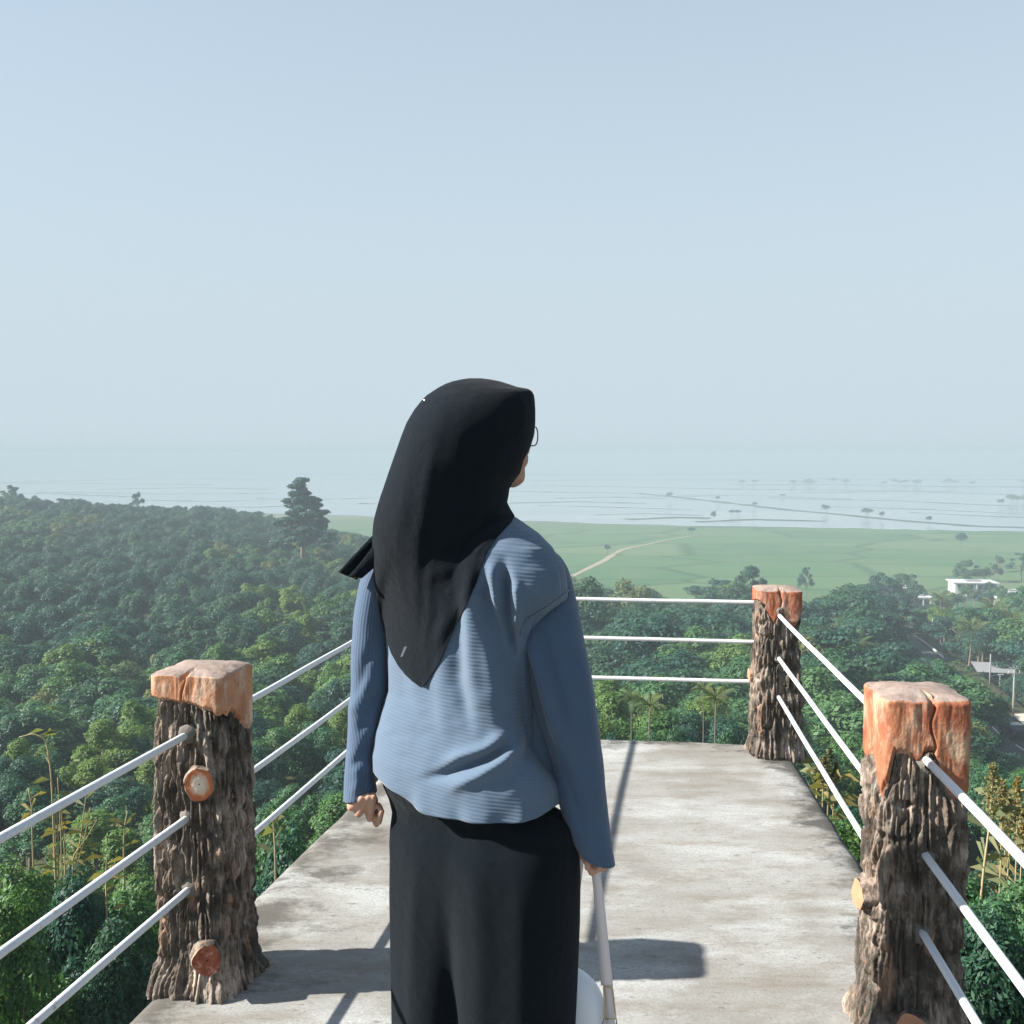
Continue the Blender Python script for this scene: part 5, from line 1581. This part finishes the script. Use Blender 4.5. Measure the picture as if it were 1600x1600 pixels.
# ------------------------------------------------------------------ near bushes, canes and seed heads
for k, (px, row, Y, h, v) in enumerate([(1300, 1235, 8.5, 0, 1), (1268, 1180, 9.5, 0, 0), (1345, 1290, 7.6, 0, 1), (1560, 1270, 8.0, 0, 0), (1610, 1300, 7.0, 0, 0), (1525, 1330, 9.0, 0, 2), (1575, 1380, 6.6, 0, 2),
        (40, 1240, 13, 0, 0), (110, 1320, 12, 0, 2), (190, 1290, 13, 0, 0), (20, 1330, 10.5, 0, 1), (150, 1395, 11, 0, 2), (430, 1250, 12, 0, 2), (470, 1200, 14, 0, 0), (410, 1330, 10, 0, 2),
        (1000, 1142, 15, 0, 1), (1060, 1135, 16, 0, 2), (1110, 1128, 17, 0, 0), (1030, 1126, 22, 0, 2), (1080, 1138, 19, 0, 1), (985, 1130, 20, 0, 2), (1135, 1116, 25, 0, 2), (1022, 1120, 24, 0, 0), (1090, 1136, 20, 0, 0), (965, 1126, 26, 0, 2), (1065, 1118, 27, 0, 2), (955, 1145, 14, 0, 0), (1150, 1130, 17, 0, 0), (1210, 1150, 13, 0, 2)]):
    x = at(px, Y); g = float(ground_z(x, Y)); hh = float(zrow(row, Y)) - g
    o = plant('bush', v, x, Y, hh, 'bush', f"{['mid-green', 'bright yellow-green', 'dark green'][v]} bush crowding the " + ('far edge of the platform' if 900 < px < 1240 else 'platform side by the rust-orange headed post' if px > 1200 else 'slope under the pipes of the two-stub post'), 'bush',
          'bushes beside the platform', .42 if hh > 3.5 else .6, g)
def cane(pts, rad, label, name='dry_cane', group=None, head=None):
    P3 = np.array([P(px, py, Y) for px, py, Y in pts])
    base = P3[0].copy(); base[2] = float(ground_z(base[0], base[1])) - .05
    o = empty(name, tuple(base)); tag(o, label, 'cane', group)
    q = np.vstack([[base], P3]) - base
    s = np.linspace(0, 1, len(q)); u = np.linspace(0, 1, 26)
    q = np.stack([np.interp(u, s, q[:, i]) for i in range(3)], 1)
    q[1:-1] = (q[:-2] + 2*q[1:-1] + q[2:])/4
    MB().tube(q, rad*(1.15 - .6*u), 6).build('stem', M['stalk'], o, True)
    r = np.random.default_rng(int(pts[0][0]))
    # dry leaf blades along the stem
    mb = MB()
    for k in range(9):
        a = q[int(r.uniform(8, 25))]; d = np.array([r.normal()*.5, r.normal()*.5, .1 + .3*r.random()]); d *= .28/np.linalg.norm(d)
        w = np.cross(d, [0, 0, 1]); w *= .006/np.linalg.norm(w)
        mb.add([a - w, a + w, a + d*.6 + w + [0, 0, .01], a + d + [0, 0, -.08]], [(0, 1, 2), (0, 2, 3)])
    tag(mb.build('blades', M['leaf_dry'], o), kind='stuff')
    if head:
        n_ = 420
        t = r.random(n_); c = q[-1] + np.array([0, 0, -.05]) + np.stack([r.normal(size=n_)*.05*(1.2-t)*head, r.normal(size=n_)*.05*(1.2-t)*head, -.25*head + t*.42*head], 1)
        V, Fq = quads_leaves(c, r.normal(size=(n_, 3)), .035, r, .5)
        tag(link('seed_head', mesh('seed_head', V, Fq, M['leaf_dry']), o), kind='stuff')
cane([(88, 1400, 14), (82, 1250, 14), (79, 1200, 14), (72, 1155, 14), (52, 1146, 14), (30, 1152, 14)], .013, 'dry tan cane whose tip arches over at the top')
for k, (xb, yb, xt, yt) in enumerate([(92, 1395, 86, 1230), (97, 1400, 90, 1215), (88, 1385, 82, 1240), (103, 1395, 94, 1250), (50, 1290, 45, 1235), (98, 1410, 101, 1290)]):
    cane([(xb, yb, 14 + .1*k), ((xb+xt)/2 + 2, (yb+yt)/2, 14 + .1*k), (xt, yt, 14 + .1*k)], .011, 'straight dry tan cane in the upright bunch behind the near white pipes', 'dry_cane', 'bunch of dry canes')
for k, (xb, yb, xt, yt) in enumerate([(110, 1390, 136, 1230), (115, 1370, 141, 1262), (112, 1340, 152, 1280)]):
    cane([(xb, yb, 13.5), ((xb+xt)/2 + 3, (yb+yt)/2, 13.5), (xt, yt, 13.5)], .010, 'dry tan cane leaning away from the upright bunch', 'dry_cane', 'leaning dry canes')
cane([(193, 1320, 14), (195, 1290, 14), (199, 1268, 14)], .013, 'short dry cane alone close to the two-stub post')
cane([(166, 1390, 12), (166, 1360, 12), (167, 1335, 12)], .013, 'short dry cane between the upper and middle near pipes')
cane([(430, 1330, 11), (428, 1300, 11), (426, 1268, 11)], .012, "thin dry cane between the two-stub post and the person's hand")
cane([(1529, 1440, 8), (1538, 1350, 8), (1546, 1290, 8), (1551, 1215, 8)], .011, 'long thin grass stalk rising beside the rust-orange headed post', 'dry_cane', None, 1.0)
for k, (px, py, hd) in enumerate([(1566, 1235, .8), (1578, 1262, .7), (1590, 1228, .75), (1598, 1285, .7), (1572, 1290, .6)]):
    cane([(px - 6, 1430, 8.2 + .2*k), (px - 2, 1340, 8.2 + .2*k), (px, py, 8.2 + .2*k)], .007, 'tan feathery seed head of tall grass beyond the rust-orange headed post', 'plume_grass', 'feathery grass plumes', hd)
for k, (xb, xt, yt) in enumerate([(1292, 1296, 1172), (1284, 1287, 1185), (1300, 1306, 1195), (1275, 1277, 1195)]):
    cane([(xb, 1300, 9), ((xb+xt)/2, 1240, 9), (xt, yt, 9)], .010, 'yellowed grass stalk seen between the two posts with orange heads', 'dry_cane', 'yellow stalks between the posts', .4)

# ------------------------------------------------------------------ houses, shed, poles, vehicles
def house(px, Y, w, d, h, rz, label, rows, name='white_house'):
    x = at(px, Y); g = float(ground_z(x, Y))
    o = empty(name, (x, Y, g), rz); tag(o, label, 'house')
    MB().box((0, 0, h/2 - .3), (w, d, h + .6)).build('wall', M['white_wall'], o)
    rf = MB().box((0, -.3, h + .16), (w + 1.2, d + 1.8, .32)).build('roof', M['white_wall'], o)
    MB().box((0, -.3, h + .50), (w*.35, d*.4, .36)).build('roof_block', M['roof_grey'], rf)
    nw = max(2, int(w/3))
    for fl in range(rows):
        zc = h/rows*(fl + .55)
        for k in range(nw):
            cx = -w/2 + w*(k+.5)/nw
            fr = MB().box((cx, -d/2 - .03, zc), (1.7, .10, 1.5)).build('window', M['white_wall'], o)
            MB().box((cx - .4, -d/2 - .085, zc), (.7, .02, 1.3)).build('pane', M['dark_glass'], fr)
            MB().box((cx + .4, -d/2 - .085, zc), (.7, .02, 1.3)).build('pane', M['dark_glass'], fr)
    for k in range(nw + 1):
        MB().box((-w/2 + w*k/nw, -d/2 - 1.0, h/2), (.3, .3, h)).build('column', M['white_wall'], o)
house(1523, 335, 13, 8, 5.6, R(-8), 'long white flat-roofed house among the trees near the fields', 2)
house(1583, 318, 7, 6, 4.6, R(6), 'low pale house at the picture edge behind the palms', 1)
house(1412, 330, 6, 5, 4.4, R(4), 'low pale house half hidden behind the flat-topped rain trees', 1)
house(1443, 300, 3.8, 5, 5.6, R(-10), 'small narrow white house beside the dark rain trees', 2)
for k, (px, Y, h, v, w) in enumerate([(1500, 300, 7.2, 0, 1.2), (1545, 305, 6.6, 3, 1.3), (1528, 312, 6.4, 4, 1.2), (1512, 318, 7.4, 0, .9), (1552, 322, 7.6, 3, .9), (1436, 285, 6.5, 3, 1.0), (1480, 290, 6.5, 1, 1.2), (1458, 285, 6.2, 3, 1.1), (1565, 310, 8.0, 0, 1.1)]):
    x = at(px, Y); g = float(ground_z(x, Y))
    plant('broad', v, x, Y, h, 'garden_tree', ['green tree hiding the lower part of the long white house', 'dark tree in front of the long white house'][v == 3], 'tree', 'trees before the white houses', w, g)
def shed():
    Y = 165; x = at(1565, Y); g = float(ground_z(x, Y))
    o = empty('open_shed', (x, Y, g), R(-12)); tag(o, 'open roadside shed with pale grey sheet roof and dark inside', 'shed')
    V = [(-3.4, -2.4, 3.3), (3.4, -2.4, 3.3), (3.4, 2.4, 4.0), (-3.4, 2.4, 4.0)]; V = V + [(a_, b_, c_ + .08) for a_, b_, c_ in V]
    link('roof', mesh('roof', V, [(3, 2, 1, 0), (4, 5, 6, 7), (0, 1, 5, 4), (1, 2, 6, 5), (2, 3, 7, 6), (3, 0, 4, 7)], M['roof_grey']), o)
    for sx in (-3.1, 0, 3.1): MB().box((sx, -2.2, 1.5), (.16, .16, 3.6)).build('post', M['concrete_pole'], o)
    MB().box((0, 2.2, 1.6), (6.2, .12, 3.8)).build('rear_wall', M['dark_open'], o)
    MB().box((-3.1, 0, 1.6), (.12, 4.2, 3.4)).build('side_wall', M['dark_open'], o)
shed()
def pole(px, row_top, row_base, Y, label, arm=None, name='lamp_pole'):
    x = at(px, Y); g = float(ground_z(x, Y)); top = float(zrow(row_top, Y))
    o = empty(name, (x, Y, g)); tag(o, label, 'pole')
    h = top - g
    MB().tube([(0, 0, -.3), (0, 0, h*.5), (0, 0, h)], [.13, .11, .085], 10).build('shaft', M['concrete_pole'], o, True)
    if arm:
        zz = float(zrow(arm[1], Y)) - g; dx = (arm[0]-px)/F*Y
        a_ = MB().tube([(0, 0, zz - .3), (dx*.5, 0, zz), (dx, 0, zz + .05)], [.06, .05, .045], 6).build('arm', M['steel'], o, True)
        MB().box((dx, 0, zz), (.75, .28, .16)).build('lamp_head', M['white_wall'], a_)
    else:
        MB().box((0, 0, h - .5), (1.6, .12, .14)).build('crossarm', M['steel'], o)
        for k in (-.65, 0, .65): MB().tube([(k, 0, h - .43), (k, 0, h - .22)], [.06, .04], 8).build('insulator', M['white_wall'], o, True)
pole(1593, 1046, 1125, 121, 'pale concrete utility pole on the sandy verge beside the road', None, 'utility_pole')
pole(1555, 1022, 1078, 152, 'street lamp pole with short arm in front of the open shed', (1572, 1054))
pole(1462, 966, 1022, 196, 'street lamp pole whose arm reaches over the road opening', (1436, 990))
pole(1470, 948, 1000, 222, 'tall concrete utility pole behind the lamp at the road opening', None, 'utility_pole')
def car(px_off, Y, mat, label, rz_off=0.0):
    x = float(road_x(Y)) + px_off; g = float(road_z(Y)) + .21
    dx = float(road_x(Y+1) - road_x(Y-1))/2; slope = float(road_z(Y+1) - road_z(Y-1))/2
    o = empty('car', (x, Y, g), -math.atan(dx) + rz_off); o.rotation_euler.x = math.atan(slope) if rz_off == 0 else -math.atan(slope)
    tag(o, label, 'car')
    side = [(-2.15, .35), (2.15, .35), (2.2, .75), (1.95, .98), (1.05, 1.05), (.45, 1.62), (-1.55, 1.66), (-2.1, 1.15), (-2.2, .8)]
    bm = bmesh.new()
    L_ = [bm.verts.new((sx*.88*(.86 if z > 1.2 else 1), y, z)) for sx in (-1, 1) for y, z in side]
    n = len(side)
    bm.faces.new(L_[:n]); bm.faces.new(L_[n:][::-1])
    for i in range(n): bm.faces.new((L_[i], L_[n+i], L_[n+(i+1) % n], L_[(i+1) % n]))
    bmesh.ops.recalc_face_normals(bm, faces=bm.faces)
    bmesh.ops.bevel(bm, geom=bm.edges[:], offset=.07, segments=2, affect='EDGES')
    me = bpy.data.meshes.new('body'); bm.to_mesh(me); bm.free(); me.materials.append(mat)
    b_ = link('body', me, o)
    for sx in (-1, 1):
        MB().add([(sx*.865, .85, 1.10), (sx*.80, .35, 1.52), (sx*.80, -1.4, 1.54), (sx*.865, -1.85, 1.15), (sx*.80, .85, 1.10), (sx*.74, .35, 1.52), (sx*.74, -1.4, 1.54), (sx*.80, -1.85, 1.15)], [(0, 1, 2, 3), (7, 6, 5, 4), (0, 4, 5, 1), (1, 5, 6, 2), (2, 6, 7, 3), (3, 7, 4, 0)]).build('side_window', M['dark_glass'], o)
        for yy in (-1.35, 1.35):
            w = MB().tube([(sx*.66, yy, .34), (sx*.90, yy, .34)], .34, 18).build('wheel', M['rubber'], o, True)
            MB().tube([(sx*.89, yy, .34), (sx*.915, yy, .34)], .2, 12).build('rim', M['steel'], w)
        MB().box((sx*.66, -2.2, .95), (.3, .06, .22)).build('tail_light', M['lamp_red'], o)
        MB().box((sx*.62, 2.17, .78), (.36, .08, .16)).build('headlight', M['white_wall'], o)
    MB().add([(-.68, -1.62, 1.58), (.68, -1.62, 1.58), (.76, -2.08, 1.18), (-.76, -2.08, 1.18), (-.68, -1.66, 1.60), (.68, -1.66, 1.60), (.76, -2.13, 1.2), (-.76, -2.13, 1.2)], [(3, 2, 1, 0), (4, 5, 6, 7), (0, 1, 5, 4), (1, 2, 6, 5), (2, 3, 7, 6), (3, 0, 4, 7)]).build('rear_window', M['dark_glass'], o)
    MB().add([(-.70, .52, 1.60), (.70, .52, 1.60), (.78, 1.06, 1.10), (-.78, 1.06, 1.10), (-.70, .50, 1.56), (.70, .50, 1.56), (.78, 1.02, 1.05), (-.78, 1.02, 1.05)], [(0, 1, 2, 3), (7, 6, 5, 4), (4, 5, 1, 0), (5, 6, 2, 1), (6, 7, 3, 2), (7, 4, 0, 3)]).build('windscreen', M['dark_glass'], o)
car(1.0, 113.5, M['car_black'], 'black car on the road beside the sandy verge')
car(-1.7, 206, M['car_red'], 'dark red car in tree shade at the road opening', math.pi)
def scooter():
    Y = 119; x = float(road_x(Y)) - 1.7; g = float(road_z(Y)) + .21
    rz = -math.atan(float(road_x(Y+1) - road_x(Y-1))/2) + math.pi
    o = empty('motor_scooter', (x, Y, g), rz); tag(o, 'motor scooter riding toward the viewer ahead of the black car', 'scooter')
    for yy in (-.62, .62):
        MB().tube([(-.05, yy, .27), (.05, yy, .27)], .27, 16).build('wheel', M['rubber'], o, True)
    mb = MB(); capsule(mb, (0, -.65, .62), (0, .05, .50), .16, .13, 10); capsule(mb, (0, .05, .42), (0, .40, .45), .10, .12, 10); capsule(mb, (0, .42, .40), (0, .50, .95), .12, .09, 10)
    mb.build('fairing', M['car_red'], o, True)
    MB().tube([(-.33, .42, 1.02), (0, .5, 1.0), (.33, .42, 1.02)], .02, 6).build('handlebar', M['steel'], o, True)
    p = empty('person', (x, Y, g), rz); tag(p, 'rider in pale shirt sitting on the motor scooter on the road', 'person')
    mb = MB(); capsule(mb, (0, -.28, .80), (0, -.15, 1.30), .15, .17, 12); capsule(mb, (0, -.13, 1.36), (0, -.10, 1.45), .06, .06, 10)
    ellipsoid(mb, (0, -.08, 1.58), (.09, .11, .13))
    for s_ in (-1, 1):
        capsule(mb, (s_*.19, -.14, 1.32), (s_*.27, .10, 1.10), .055, .045, 10); capsule(mb, (s_*.27, .10, 1.10), (s_*.30, .38, 1.04), .045, .04, 10)
        capsule(mb, (s_*.09, -.28, .78), (s_*.16, .18, .76), .09, .07, 10); capsule(mb, (s_*.16, .18, .76), (s_*.13, .14, .36), .06, .045, 10)
    t_ = mb.build('body', plain('pale_cloth', (.55, .48, .46)), p, True)
    md = t_.modifiers.new('r', 'REMESH'); md.mode = 'VOXEL'; md.voxel_size = .025; md.use_smooth_shade = True
    mb = MB(); ellipsoid(mb, (0, -.085, 1.62), (.125, .145, .125)); mb.build('helmet', M['white_wall'], p, True)
scooter()

# ------------------------------------------------------------------ the air
def haze():
    mb = MB()
    mb.box((0, 0, (6 - 49)/2), (60000, 60000, 55))
    m = bpy.data.materials.new('haze'); m.use_nodes = True
    nt = m.node_tree; nt.nodes.remove(nt.nodes['Principled BSDF'])
    v = nt.nodes.new('ShaderNodeVolumePrincipled')
    v.inputs['Color'].default_value = (.370, .447, .500, 1)
    v.inputs['Density'].default_value = .00108
    v.inputs['Anisotropy'].default_value = 0.0
    nt.links.new(v.outputs[0], nt.nodes['Material Output'].inputs['Volume'])
    o = mb.build('haze', m)
    tag(o, kind='stuff')
haze()
